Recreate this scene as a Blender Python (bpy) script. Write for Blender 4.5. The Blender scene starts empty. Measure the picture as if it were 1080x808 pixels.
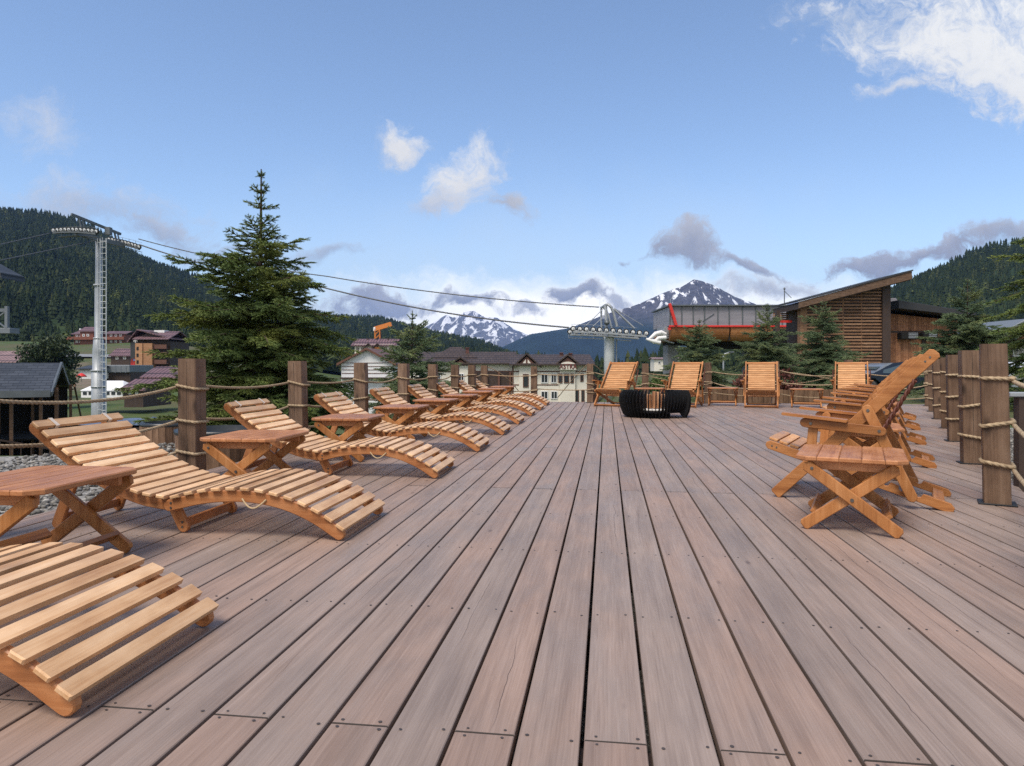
import bpy, math, random
import numpy as np
from math import sin, cos, pi, sqrt, atan2, radians
from mathutils import Vector, Matrix

rng = random.Random(7)
nr = np.random.default_rng(7)
scene = bpy.context.scene
col = scene.collection

# ------------------------------------------------------------------ camera frame (used to measure the place)
EYE = 0.85; FPX = 740.0
TH = math.atan(100 / 740)
FX, FY = -sin(TH), cos(TH)
RX, RY = cos(TH), sin(TH)
def P(u, d):                       # ground position seen in column u at depth d
    r = (u - 540) / FPX * d
    return (FX * d + RX * r, FY * d + RY * r)
def RD(r, d):
    return (FX * d + RX * r, FY * d + RY * r)
def Z(v, d): return EYE - (v - 386) * d / FPX

# ------------------------------------------------------------------ object helpers
def link(o, parent=None):
    col.objects.link(o)
    if parent is not None: o.parent = parent
    return o
def tag(o, label=None, cat=None, group=None, kind=None):
    if label: o['label'] = label
    if cat: o['category'] = cat
    if group: o['group'] = group
    if kind: o['kind'] = kind
    return o
def empty(name, loc, rz=0.0, label=None, cat=None, group=None):
    o = bpy.data.objects.new(name, None)
    o.empty_display_size = 0.2
    o.location = loc; o.rotation_euler = (0, 0, rz)
    link(o); tag(o, label, cat, group)
    return o
KIDS = {}
def copy_thing(root, loc, rz, label):
    c = root.copy(); col.objects.link(c)
    c.location = loc; c.rotation_euler = (0, 0, rz); c['label'] = label
    for ch in list(root.children):
        k = ch.copy(); col.objects.link(k); k.parent = c
        for g in list(ch.children):
            s = g.copy(); col.objects.link(s); s.parent = k
    return c

class MB:
    """collects pieces, builds one mesh; carries 'grain' (vec) and 'rnd' (float) per vertex"""
    def __init__(s):
        s.v = []; s.f = []; s.m = []; s.g = []; s.r = []; s.sm = []
    def add(s, verts, faces, mat=0, grain=None, rnd=None, smooth=False):
        b = len(s.v); n = len(verts)
        if rnd is None: rnd = rng.random()
        s.v.extend(verts); s.r.extend([rnd] * n)
        if grain is None:
            o1, o2 = rng.random() * 50, rng.random() * 50
            grain = [(p[0] + o1, p[1] + o2, p[2]) for p in verts]
        s.g.extend(grain)
        for f in faces:
            s.f.append([b + i for i in f]); s.m.append(mat); s.sm.append(smooth)
    def prism(s, outline, t0, t1, to3, ch=0.003, mat=0, rnd=None, gax=None, smooth=False):
        """outline: ccw 2d list; to3(x,y,t)->3d; chamfered extrusion. gax: 'x','y' or 't' = direction of the wood grain"""
        n = len(outline)
        ar = sum(outline[i][0] * outline[(i + 1) % n][1] - outline[(i + 1) % n][0] * outline[i][1] for i in range(n))
        if ar < 0: outline = outline[::-1]
        ins = []
        for i in range(n):
            x0, y0 = outline[i - 1]; x1, y1 = outline[i]; x2, y2 = outline[(i + 1) % n]
            a = Vector((x1 - x0, y1 - y0)); b = Vector((x2 - x1, y2 - y1))
            if a.length < 1e-9: a = b
            if b.length < 1e-9: b = a
            a.normalize(); b.normalize()
            na = Vector((-a.y, a.x)); nb = Vector((-b.y, b.x)); m = na + nb
            if m.length < 1e-6: m = na
            m.normalize(); k = max(0.5, m.dot(na))
            ins.append((x1 + m.x * ch / k, y1 + m.y * ch / k))
        sg = 1 if t1 > t0 else -1
        rings = [(ins, t0), (outline, t0 + sg * ch), (outline, t1 - sg * ch), (ins, t1)] if ch > 0 else [(outline, t0), (outline, t1)]
        vs = []; gr = []
        o1, o2, o3 = rng.random() * 50, rng.random() * 10, rng.random() * 10
        for ol, t in rings:
            for x, y in ol:
                vs.append(tuple(to3(x, y, t)))
                if gax == 'x': gr.append((x + o1, y + o2, t + o3))
                elif gax == 'y': gr.append((y + o1, x + o2, t + o3))
                else: gr.append((t + o1, x + o2, y + o3))
        fs = []
        R = len(rings)
        for k in range(R - 1):
            for i in range(n):
                j = (i + 1) % n
                fs.append((k * n + i, k * n + j, (k + 1) * n + j, (k + 1) * n + i))
        fs.append(tuple(range(n - 1, -1, -1))); fs.append(tuple((R - 1) * n + i for i in range(n)))
        # orientation check
        e = Vector(to3(1, 0, 0)) - Vector(to3(0, 0, 0)); f = Vector(to3(0, 1, 0)) - Vector(to3(0, 0, 0)); g = Vector(to3(0, 0, 1)) - Vector(to3(0, 0, 0))
        if e.cross(f).dot(g) * sg < 0: fs = [q[::-1] for q in fs]
        s.add(vs, fs, mat, gr, rnd, smooth)
    def bar(s, p0, p1, w, h, up=(0, 0, 1), ch=0.003, mat=0, rnd=None):
        p0 = Vector(p0); p1 = Vector(p1); a = (p1 - p0); L = a.length; a.normalize()
        up = Vector(up); sx = a.cross(up)
        if sx.length < 1e-5: sx = a.cross(Vector((1, 0, 0)))
        sx.normalize(); uy = sx.cross(a)
        ol = [(-w / 2, -h / 2), (w / 2, -h / 2), (w / 2, h / 2), (-w / 2, h / 2)]
        s.prism(ol, 0, L, lambda x, y, t: p0 + sx * x + uy * y + a * t, ch, mat, rnd)
    def box(s, lo, hi, ch=0.0, mat=0, rnd=None, gax='x'):
        ol = [(lo[0], lo[1]), (hi[0], lo[1]), (hi[0], hi[1]), (lo[0], hi[1])]
        s.prism(ol, lo[2], hi[2], lambda x, y, t: (x, y, t), ch, mat, rnd, gax)
    def tube(s, pts, r, n=10, mat=0, rnd=None, cap=True, smooth=True):
        pts = [Vector(p) for p in pts]; rs = r if isinstance(r, (list, tuple)) else [r] * len(pts)
        vs = []; gr = []; L = 0; up = None; o1 = rng.random() * 50
        for i, p in enumerate(pts):
            t = (pts[min(i + 1, len(pts) - 1)] - pts[max(i - 1, 0)])
            if t.length < 1e-9: t = Vector((0, 0, 1))
            t.normalize()
            if up is None: up = t.orthogonal().normalized()
            up = (up - t * up.dot(t)).normalized(); b = t.cross(up)
            if i: L += (p - pts[i - 1]).length
            for k in range(n):
                a = 2 * pi * k / n
                vs.append(tuple(p + (up * cos(a) + b * sin(a)) * rs[i])); gr.append((L + o1, rs[i] * cos(a), rs[i] * sin(a)))
        fs = [(i * n + k, i * n + (k + 1) % n, (i + 1) * n + (k + 1) % n, (i + 1) * n + k) for i in range(len(pts) - 1) for k in range(n)]
        s.add(vs, fs, mat, gr, rnd, smooth)
        if cap:
            m = (len(pts) - 1) * n
            s.add(vs[:n], [tuple(range(n - 1, -1, -1))], mat, gr[:n], rnd); s.add(vs[m:], [tuple(range(n))], mat, gr[m:], rnd)
    def lathe(s, prof, c=(0, 0, 0), n=16, mat=0, rnd=None, smooth=True, axis='z'):
        vs = []; 
        for r, z in prof:
            for k in range(n):
                a = 2 * pi * k / n
                if axis == 'z': vs.append((c[0] + r * cos(a), c[1] + r * sin(a), c[2] + z))
                elif axis == 'y': vs.append((c[0] + r * cos(a), c[1] - z, c[2] + r * sin(a)))
                else: vs.append((c[0] + z, c[1] + r * cos(a), c[2] + r * sin(a)))
        fs = [(i * n + k, i * n + (k + 1) % n, (i + 1) * n + (k + 1) % n, (i + 1) * n + k) for i in range(len(prof) - 1) for k in range(n)]
        fs.append(tuple(range(n - 1, -1, -1))); fs.append(tuple((len(prof) - 1) * n + k for k in range(n)))
        s.add(vs, fs, mat, None, rnd, smooth)
    def poly(s, pts, mat=0, rnd=None):
        s.add([tuple(p) for p in pts], [tuple(range(len(pts)))], mat, None, rnd)
    def mesh(s, name, mats):
        me = bpy.data.meshes.new(name)
        me.from_pydata([tuple(p) for p in s.v], [], s.f)
        for m in (mats if isinstance(mats, (list, tuple)) else [mats]): me.materials.append(m)
        me.polygons.foreach_set('material_index', s.m)
        me.polygons.foreach_set('use_smooth', s.sm)
        a = me.attributes.new('grain', 'FLOAT_VECTOR', 'POINT'); a.data.foreach_set('vector', np.array([tuple(x) for x in s.g], dtype=np.float32).ravel())
        a = me.attributes.new('rnd', 'FLOAT', 'POINT'); a.data.foreach_set('value', np.array(s.r, dtype=np.float32))
        me.update()
        return me
    def build(s, name, mats, parent=None):
        return link(bpy.data.objects.new(name, s.mesh(name, mats)), parent)

def np_mesh(name, verts, faces, mats, attrs=None, matidx=None, smooth=False):
    """verts (n,3), faces (m,3|4) arrays"""
    me = bpy.data.meshes.new(name)
    n = len(verts); m, k = faces.shape
    me.vertices.add(n); me.vertices.foreach_set('co', np.ascontiguousarray(verts, dtype=np.float32).ravel())
    me.loops.add(m * k); me.loops.foreach_set('vertex_index', np.ascontiguousarray(faces, dtype=np.int32).ravel())
    me.polygons.add(m); me.polygons.foreach_set('loop_start', np.arange(0, m * k, k, dtype=np.int32))
    for q in (mats if isinstance(mats, (list, tuple)) else [mats]): me.materials.append(q)
    if matidx is not None: me.polygons.foreach_set('material_index', np.asarray(matidx, dtype=np.int32))
    for nm, arr in (attrs or {}).items():
        a = me.attributes.new(nm, 'FLOAT', 'POINT'); a.data.foreach_set('value', np.asarray(arr, dtype=np.float32))
    me.update(calc_edges=True)
    me.polygons.foreach_set('use_smooth', np.full(m, smooth))
    return me

# ------------------------------------------------------------------ materials
class NT:
    def __init__(s, name, world=False):
        if world: s.owner = bpy.data.worlds.new(name); scene.world = s.owner
        else: s.owner = bpy.data.materials.new(name)
        s.owner.use_nodes = True
        s.t = s.owner.node_tree; s.t.nodes.clear()
    def n(s, typ, **kw):
        nd = s.t.nodes.new(typ)
        for k, v in kw.items():
            if k.startswith('i_'):
                key = k[2:].replace('_', ' ')
                s.set(nd.inputs[key] if key in nd.inputs else nd.inputs[int(k[2:])], v)
            else: setattr(nd, k, v)
        return nd
    def set(s, inp, v):
        if isinstance(v, bpy.types.NodeSocket): s.t.links.new(v, inp)
        elif isinstance(v, bpy.types.Node): s.t.links.new(v.outputs[0], inp)
        else: inp.default_value = v
    def math(s, op, a, b=0.0, c=0.0, clamp=False):
        nd = s.t.nodes.new('ShaderNodeMath'); nd.operation = op; nd.use_clamp = clamp
        for i, v in enumerate((a, b, c)): s.set(nd.inputs[i], v)
        return nd.outputs[0]
    def vmath(s, op, a, b=(0, 0, 0)):
        nd = s.t.nodes.new('ShaderNodeVectorMath'); nd.operation = op
        s.set(nd.inputs[0], a)
        if op == 'SCALE': s.set(nd.inputs['Scale'], b)
        else: s.set(nd.inputs[1], b)
        return nd.outputs['Value'] if op in ('LENGTH', 'DOT_PRODUCT') else nd.outputs[0]
    def noise(s, vec, scale, detail=4, rough=0.55, dist=0.0, dim='3D'):
        nd = s.t.nodes.new('ShaderNodeTexNoise'); nd.noise_dimensions = dim
        if vec is not None: s.set(nd.inputs['Vector'], vec)
        nd.inputs['Scale'].default_value = scale; nd.inputs['Detail'].default_value = detail
        nd.inputs['Roughness'].default_value = rough; nd.inputs['Distortion'].default_value = dist
        return nd.outputs[0]
    def ramp(s, fac, stops, interp='LINEAR'):
        nd = s.t.nodes.new('ShaderNodeValToRGB'); s.set(nd.inputs[0], fac); cr = nd.color_ramp; cr.interpolation = interp
        while len(cr.elements) < len(stops): cr.elements.new(0.5)
        for e, (p, c) in zip(cr.elements, stops): e.position = p; e.color = (c, c, c, 1) if isinstance(c, float) else (c[0], c[1], c[2], 1)
        return nd.outputs[0]
    def mix(s, fac, a, b, blend='MIX'):
        nd = s.t.nodes.new('ShaderNodeMix'); nd.data_type = 'RGBA'; nd.blend_type = blend
        s.set(nd.inputs[0], fac)
        for i, v in ((6, a), (7, b)):
            s.set(nd.inputs[i], (v[0], v[1], v[2], 1) if isinstance(v, tuple) else v)
        return nd.outputs[2]
    def maprange(s, v, a, b, c=0.0, d=1.0, smooth=False):
        nd = s.t.nodes.new('ShaderNodeMapRange'); nd.interpolation_type = 'SMOOTHSTEP' if smooth else 'LINEAR'
        s.set(nd.inputs[0], v)
        for i, q in zip((1, 2, 3, 4), (a, b, c, d)): s.set(nd.inputs[i], q)
        return nd.outputs[0]
    def attr(s, name, out=2):
        nd = s.t.nodes.new('ShaderNodeAttribute'); nd.attribute_name = name
        return nd.outputs['Fac'] if out == 2 else nd.outputs['Vector']
    def bump(s, h, strength=0.3, dist=0.01):
        nd = s.t.nodes.new('ShaderNodeBump'); nd.inputs['Strength'].default_value = strength; nd.inputs['Distance'].default_value = dist
        s.set(nd.inputs['Height'], h); return nd.outputs[0]
    def out(s, color, rough=0.6, normal=None, metal=0.0, spec=0.5, **kw):
        b = s.t.nodes.new('ShaderNodeBsdfPrincipled'); o = s.t.nodes.new('ShaderNodeOutputMaterial')
        s.set(b.inputs['Base Color'], (color[0], color[1], color[2], 1) if isinstance(color, tuple) else color)
        s.set(b.inputs['Roughness'], rough); s.set(b.inputs['Metallic'], metal); s.set(b.inputs['Specular IOR Level'], spec)
        if normal is not None: s.set(b.inputs['Normal'], normal)
        for k, v in kw.items(): s.set(b.inputs[k], v)
        s.t.links.new(b.outputs[0], o.inputs[0])
        return s.owner

def mat_wood(name, light, mid, dark, rough=0.45, var=0.25, fine=1.0, bump=0.25, knots=0.0):
    m = NT(name); g = m.attr('grain', 3); r = m.attr('rnd')
    v1 = m.vmath('MULTIPLY', g, (1.2 * fine, 26 * fine, 26 * fine)); n1 = m.noise(v1, 1.0, 5, 0.6, 0.6)
    v2 = m.vmath('MULTIPLY', g, (5 * fine, 160 * fine, 160 * fine)); n2 = m.noise(v2, 1.0, 3, 0.6)
    n3 = m.noise(m.vmath('MULTIPLY', g, (4, 9, 9)), 1.0, 3, 0.6)
    f = m.math('ADD', m.math('MULTIPLY', n1, 0.6), m.math('MULTIPLY', n2, 0.28)); f = m.math('ADD', f, m.math('MULTIPLY', n3, 0.35))
    c = m.ramp(f, [(0.42, dark), (0.6, mid), (0.78, light)])
    if knots:
        vo = m.n('ShaderNodeTexVoronoi', i_Vector=m.vmath('MULTIPLY', g, (2.6, 7.0, 7.0)), i_Scale=1.0)
        c = m.mix(m.maprange(vo.outputs['Distance'], 0.06, 0.2, knots, 0.0), c, tuple(q * .45 for q in dark))
    k = m.math('MULTIPLY', m.maprange(r, 0, 1, 1 - var, 1 + var), m.maprange(m.n('ShaderNodeObjectInfo').outputs['Random'], 0, 1, 0.9, 1.1))
    k = m.math('MULTIPLY', k, m.maprange(n3, 0.3, 0.7, 0.88, 1.1))
    c = m.mix(1.0, c, m.n('ShaderNodeCombineColor', i_0=k, i_1=m.math('POWER', k, 1.12), i_2=m.math('POWER', k, 1.25)).outputs[0], 'MULTIPLY')
    return m.out(c, m.maprange(n3, 0.3, 0.7, rough - 0.08, rough + 0.12), m.bump(f, bump, 0.004), spec=0.35)

M = {}
M['slat'] = mat_wood('varnished_slat_wood', (0.76, 0.51, 0.305), (0.66, 0.40, 0.21), (0.50, 0.255, 0.11), 0.45, 0.26, 1.0, 0.25, 0.35)
M['frame'] = mat_wood('varnished_frame_wood', (0.46, 0.21, 0.088), (0.38, 0.15, 0.055), (0.25, 0.085, 0.028), 0.4, 0.18, 1.0, 0.25, 0.4)
M['table'] = mat_wood('stained_table_wood', (0.50, 0.235, 0.108), (0.42, 0.175, 0.073), (0.29, 0.105, 0.04), 0.42, 0.14)
M['chair'] = mat_wood('chair_wood', (0.45, 0.205, 0.078), (0.37, 0.15, 0.047), (0.235, 0.08, 0.023), 0.4, 0.14)
M['chairslat'] = mat_wood('pale_chair_slat_wood', (0.60, 0.335, 0.155), (0.51, 0.25, 0.10), (0.36, 0.15, 0.05), 0.42, 0.16)
M['post'] = mat_wood('dark_post_wood', (0.205, 0.132, 0.088), (0.148, 0.089, 0.056), (0.075, 0.042, 0.026), 0.65, 0.2, 0.7, 0.6, 0.9)
M['planter'] = mat_wood('weathered_board_wood', (0.22, 0.13, 0.08), (0.16, 0.09, 0.052), (0.09, 0.048, 0.028), 0.7, 0.3, 0.8, 0.4)
M['log'] = mat_wood('split_firewood', (0.62, 0.36, 0.2), (0.52, 0.26, 0.13), (0.34, 0.14, 0.06), 0.8, 0.25)
M['cladding'] = mat_wood('lodge_cladding_wood', (0.36, 0.168, 0.08), (0.28, 0.12, 0.055), (0.18, 0.07, 0.032), 0.6, 0.28, 0.25, 0.2)
M['slatwall'] = mat_wood('lodge_slat_wood', (0.29, 0.162, 0.09), (0.22, 0.115, 0.061), (0.13, 0.062, 0.033), 0.65, 0.3, 0.25, 0.2)
M['hull'] = mat_wood('station_hull_wood', (0.5, 0.24, 0.1), (0.42, 0.18, 0.07), (0.3, 0.11, 0.04), 0.5, 0.22, 0.3, 0.2)
M['towerwood'] = mat_wood('tower_plank_wood', (0.50, 0.285, 0.155), (0.43, 0.225, 0.115), (0.34, 0.165, 0.08), 0.6, 0.15, 0.2, 0.1)

def mat_deck():
    m = NT('deck_board_wood'); g = m.attr('grain', 3); r = m.attr('rnd')
    sep = m.n('ShaderNodeSeparateXYZ', i_0=g); L, C = sep.outputs[0], sep.outputs[1]
    n1 = m.noise(m.vmath('MULTIPLY', g, (0.9, 24, 24)), 1.0, 6, 0.62, 0.8)
    n2 = m.noise(m.vmath('MULTIPLY', g, (5.0, 190, 190)), 1.0, 3, 0.6)
    n3 = m.noise(m.vmath('MULTIPLY', g, (1.6, 5, 5)), 1.0, 4, 0.6, 0.4)
    n4 = m.noise(m.n('ShaderNodeTexCoord').outputs['Object'], 0.9, 4, 0.6)
    f = m.math('ADD', m.math('MULTIPLY', n1, 0.40), m.math('MULTIPLY', n2, 0.32))
    c = m.ramp(f, [(0.15, (0.168, 0.120, 0.097)), (0.36, (0.277, 0.209, 0.174)), (0.58, (0.380, 0.298, 0.254))])
    red = m.mix(1.0, c, (1.04, 0.945, 0.885), 'MULTIPLY'); grey = m.mix(1.0, c, (0.99, 0.995, 0.99), 'MULTIPLY')
    c = m.mix(m.maprange(m.math('ADD', r, m.math('MULTIPLY', m.math('SUBTRACT', n3, 0.5), 1.6)), 0.25, 1.0), grey, red)
    k = m.maprange(m.math('FRACT', m.math('MULTIPLY', r, 17.3)), 0, 1, 0.92, 1.07)
    k = m.math('MULTIPLY', k, m.maprange(n3, 0.25, 0.75, 0.84, 1.14)); k = m.math('MULTIPLY', k, m.maprange(n4, 0.3, 0.7, 0.9, 1.1))
    c = m.mix(1.0, c, m.n('ShaderNodeCombineColor', i_0=k, i_1=k, i_2=k).outputs[0], 'MULTIPLY')
    # long drying cracks
    w = m.math('MULTIPLY', m.math('SUBTRACT', m.noise(m.n('ShaderNodeCombineXYZ', i_0=m.math('MULTIPLY', L, 1.1), i_1=m.math('MULTIPLY', r, 91.0)), 1.0, 5, 0.62), 0.5), 0.10)
    dd = m.math('ABSOLUTE', m.math('SUBTRACT', m.math('ADD', C, w), m.math('MULTIPLY', m.math('SUBTRACT', m.math('FRACT', m.math('MULTIPLY', r, 7.7)), 0.5), 0.06)))
    msk = m.maprange(m.noise(m.n('ShaderNodeCombineXYZ', i_0=m.math('MULTIPLY', L, 0.8), i_1=m.math('MULTIPLY', r, 33.0)), 1.0, 2, 0.5), 0.55, 0.64)
    cr = m.math('MULTIPLY', m.maprange(dd, 0.0003, 0.0014, 1.0, 0.0), msk)
    # knots
    vo = m.n('ShaderNodeTexVoronoi', i_Vector=m.vmath('MULTIPLY', g, (2.2, 6.0, 0)), i_Scale=1.0)
    kn = m.maprange(vo.outputs['Distance'], 0.03, 0.085, 0.55, 0.0)
    c = m.mix(m.math('MAXIMUM', m.math('MULTIPLY', cr, 0.85), kn), c, (0.06, 0.036, 0.03))
    h = m.math('SUBTRACT', f, m.math('MULTIPLY', cr, 1.2))
    return m.out(c, m.maprange(n3, 0.3, 0.7, 0.46, 0.66), m.bump(h, 0.45, 0.004), spec=0.35)
M['deck'] = mat_deck()

def plain(name, c, rough=0.5, metal=0.0, var=0.12, scale=6.0, bump=0.0, spec=0.5):
    m = NT(name); t = m.n('ShaderNodeTexCoord').outputs['Object']
    n = m.noise(t, scale, 5, 0.6); k = m.maprange(n, 0.25, 0.75, 1 - var, 1 + var)
    cc = m.mix(1.0, c, m.n('ShaderNodeCombineColor', i_0=k, i_1=k, i_2=k).outputs[0], 'MULTIPLY')
    return m.out(cc, m.maprange(n, 0.3, 0.7, max(0.03, rough - 0.07), rough + 0.07), m.bump(n, bump, 0.02) if bump else None, metal, spec)
M['endgrain'] = plain('grimy_shaded_board_end', (0.03, 0.022, 0.018), 0.8, 0, 0.3, 40)  # grime plus the joint's shade, put into one near-black tone
M['screw'] = plain('dark_screw_steel', (0.075, 0.058, 0.05), 0.6, 0.2, 0.4, 40)
M['bolt'] = plain('bolt_steel', (0.16, 0.15, 0.14), 0.4, 0.8, 0.2, 60)
M['rope'] = mat_wood('hemp_rope', (0.46, 0.36, 0.24), (0.37, 0.275, 0.175), (0.23, 0.165, 0.10), 0.85, 0.1, 3.0, 0.4)
M['cord'] = plain('dark_red_cord', (0.10, 0.026, 0.013), 0.6, 0, 0.3, 40)
M['strap'] = plain('clear_plastic_strap', (0.62, 0.52, 0.42), 0.3)
M['handle'] = plain('cotton_rope', (0.46, 0.34, 0.2), 0.85, 0, 0.15, 60)
M['black'] = plain('black_fire_steel', (0.010, 0.010, 0.011), 0.6, 0.0, 0.3, 10, 0, 0.25)
M['blackplate'] = plain('black_base_steel', (0.02, 0.022, 0.026), 0.5, 0.3, 0.2, 20)
M['ash'] = plain('pale_ash', (0.6, 0.58, 0.55), 0.9)
M['galv'] = plain('galvanised_steel', (0.34, 0.36, 0.38), 0.5, 0.35, 0.12, 1.2)
M['galvdark'] = plain('dark_galvanised_steel', (0.12, 0.135, 0.145), 0.5, 0.3, 0.2, 2)
M['whitepaint'] = plain('white_paint', (0.74, 0.74, 0.73), 0.5, 0, 0.06, 2)
M['paletube'] = plain('pale_grey_paint', (0.60, 0.62, 0.63), 0.45, 0, 0.08, 0.8)
M['rubber'] = plain('black_rubber', (0.02, 0.02, 0.02), 0.7)
M['rim'] = plain('wheel_rim', (0.35, 0.36, 0.38), 0.3, 0.8)
M['cable'] = plain('steel_cable', (0.10, 0.105, 0.115), 0.5, 0.3)
M['red'] = plain('red_paint', (0.62, 0.032, 0.022), 0.45, 0, 0.08)
M['orange'] = plain('orange_crane_paint', (0.62, 0.20, 0.035), 0.5, 0, 0.1)
M['cream'] = plain('cream_plaster', (0.72, 0.675, 0.59), 0.8, 0, 0.07, 0.5)
M['white'] = plain('white_plaster', (0.72, 0.72, 0.73), 0.8, 0, 0.06, 0.5)
M['concrete'] = plain('grey_concrete', (0.22, 0.225, 0.23), 0.8, 0, 0.2, 1.0)
M['trim'] = plain('brown_trim', (0.13, 0.055, 0.035), 0.6, 0, 0.2, 2)
M['darkwood'] = plain('dark_brown_timber', (0.05, 0.03, 0.022), 0.65, 0, 0.3, 3)
M['chaletwood'] = plain('chalet_red_timber', (0.19, 0.062, 0.036), 0.65, 0, 0.25, 0.8)
M['brick'] = plain('chimney_brick', (0.11, 0.045, 0.035), 0.8, 0, 0.2, 4)
M['mural'] = plain('dark_mural_panel', (0.035, 0.036, 0.04), 0.5, 0, 0.2, 1)
M['muralblue'] = plain('blue_mural_band', (0.12, 0.18, 0.4), 0.5)
M['tent'] = plain('white_tent_canvas', (0.78, 0.78, 0.78), 0.7, 0, 0.04)
M['tarp'] = plain('blue_grey_tarp', (0.10, 0.135, 0.20), 0.5, 0, 0.35, 1.5, 0.3)
M['tubrim'] = plain('dark_tub_rim', (0.02, 0.024, 0.028), 0.35)
M['asphalt'] = plain('asphalt', (0.055, 0.055, 0.057), 0.85, 0, 0.2, 3)
M['bark'] = plain('spruce_bark', (0.075, 0.05, 0.035), 0.9, 0, 0.3, 20)
M['letters'] = plain('dark_red_letters', (0.14, 0.035, 0.028), 0.5)
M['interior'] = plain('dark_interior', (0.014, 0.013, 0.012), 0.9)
def glass(name, c, rough=0.06):
    m = NT(name); n = m.noise(m.n('ShaderNodeTexCoord').outputs['Object'], 0.7, 2)
    return m.out(m.mix(n, c, tuple(x * 1.6 for x in c)), rough, spec=0.8)
M['glass'] = glass('dark_window_glass', (0.025, 0.03, 0.036))
M['carglass'] = glass('car_glass', (0.05, 0.07, 0.075))
M['skyglass'] = glass('skylight_glass', (0.2, 0.28, 0.42))
def mat_polycarb():
    m = NT('smoky_station_panels'); t = m.n('ShaderNodeTexCoord').outputs['Object']
    n = m.noise(m.vmath('MULTIPLY', t, (0.25, 1, 2.0)), 1.0, 5, 0.6); 
    c = m.ramp(n, [(0.3, (0.20, 0.19, 0.215)), (0.7, (0.31, 0.295, 0.325))])
    return m.out(c, 0.35, spec=0.4)
M['polycarb'] = mat_polycarb()
def mat_roof(name, a, b, sx, sz, rough=0.6):
    m = NT(name); t = m.n('ShaderNodeTexCoord').outputs['Object']
    br = m.n('ShaderNodeTexBrick', offset=0.5); m.set(br.inputs['Vector'], m.vmath('MULTIPLY', m.n('ShaderNodeCombineXYZ', i_0=m.n('ShaderNodeSeparateXYZ', i_0=t).outputs[0], i_1=m.n('ShaderNodeSeparateXYZ', i_0=t).outputs[2]), (1, 1, 1)))
    br.inputs['Scale'].default_value = 1.0; br.inputs['Brick Width'].default_value = sx; br.inputs['Row Height'].default_value = sz
    br.inputs['Mortar Size'].default_value = sz * 0.09; br.inputs['Bias'].default_value = 0.0
    br.inputs['Color1'].default_value = (*a, 1); br.inputs['Color2'].default_value = (*b, 1); br.inputs['Mortar'].default_value = (a[0] * 0.3, a[1] * 0.3, a[2] * 0.3, 1)
    n = m.noise(t, 0.8, 4); k = m.maprange(n, 0.3, 0.7, 0.85, 1.15)
    c = m.mix(1.0, br.outputs[0], m.n('ShaderNodeCombineColor', i_0=k, i_1=k, i_2=k).outputs[0], 'MULTIPLY')
    return m.out(c, rough, spec=0.4)
M['slate'] = mat_roof('blue_grey_shingle_roof', (0.034, 0.039, 0.048), (0.056, 0.063, 0.076), 0.32, 0.085)
M['brownroof'] = mat_roof('brown_tile_roof', (0.056, 0.038, 0.031), (0.074, 0.051, 0.042), 0.5, 0.3)
M['plumroof'] = mat_roof('plum_metal_roof', (0.15, 0.085, 0.095), (0.19, 0.11, 0.12), 0.6, 0.9)
M['pinkroof'] = mat_roof('faded_pink_roof', (0.24, 0.15, 0.145), (0.29, 0.19, 0.18), 0.6, 0.9)
M['greymetal'] = plain('grey_metal_roof', (0.17, 0.19, 0.21), 0.45, 0.2, 0.12, 0.5)
M['darkroof'] = plain('black_felt_roof', (0.03, 0.031, 0.034), 0.6, 0, 0.2, 1)

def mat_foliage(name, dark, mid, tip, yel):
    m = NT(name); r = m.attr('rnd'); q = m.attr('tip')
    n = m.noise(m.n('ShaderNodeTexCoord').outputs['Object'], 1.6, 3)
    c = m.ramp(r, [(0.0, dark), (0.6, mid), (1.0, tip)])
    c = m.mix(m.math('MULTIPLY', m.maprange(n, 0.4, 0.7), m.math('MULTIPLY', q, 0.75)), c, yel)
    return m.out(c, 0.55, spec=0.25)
M['needles'] = mat_foliage('spruce_needles', (0.028, 0.050, 0.020), (0.092, 0.142, 0.044), (0.195, 0.25, 0.07), (0.33, 0.345, 0.08))
M['needlesblue'] = mat_foliage('spruce_needles_cool', (0.042, 0.074, 0.042), (0.115, 0.17, 0.09), (0.215, 0.27, 0.135), (0.31, 0.33, 0.125))
M['leafdark'] = mat_foliage('dark_pine_foliage', (0.02, 0.035, 0.016), (0.035, 0.055, 0.026), (0.055, 0.075, 0.035), (0.07, 0.08, 0.03))
M['leafgreen'] = mat_foliage('shrub_leaves', (0.04, 0.075, 0.02), (0.07, 0.11, 0.03), (0.1, 0.14, 0.04), (0.14, 0.15, 0.04))
M['leafred'] = mat_foliage('red_shrub_leaves', (0.06, 0.02, 0.016), (0.1, 0.035, 0.026), (0.14, 0.05, 0.035), (0.12, 0.08, 0.04))
def mat_forest():
    m = NT('forest_foliage'); r = m.attr('rnd'); q = m.attr('tip')
    c = m.ramp(r, [(0.0, (0.011, 0.021, 0.010)), (0.5, (0.021, 0.036, 0.014)), (0.8, (0.036, 0.051, 0.019)), (1.0, (0.062, 0.073, 0.026))])
    c = m.mix(q, c, (0.13, 0.155, 0.045))
    return m.out(c, 0.8, spec=0.15)
M['forest'] = mat_forest()

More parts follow.
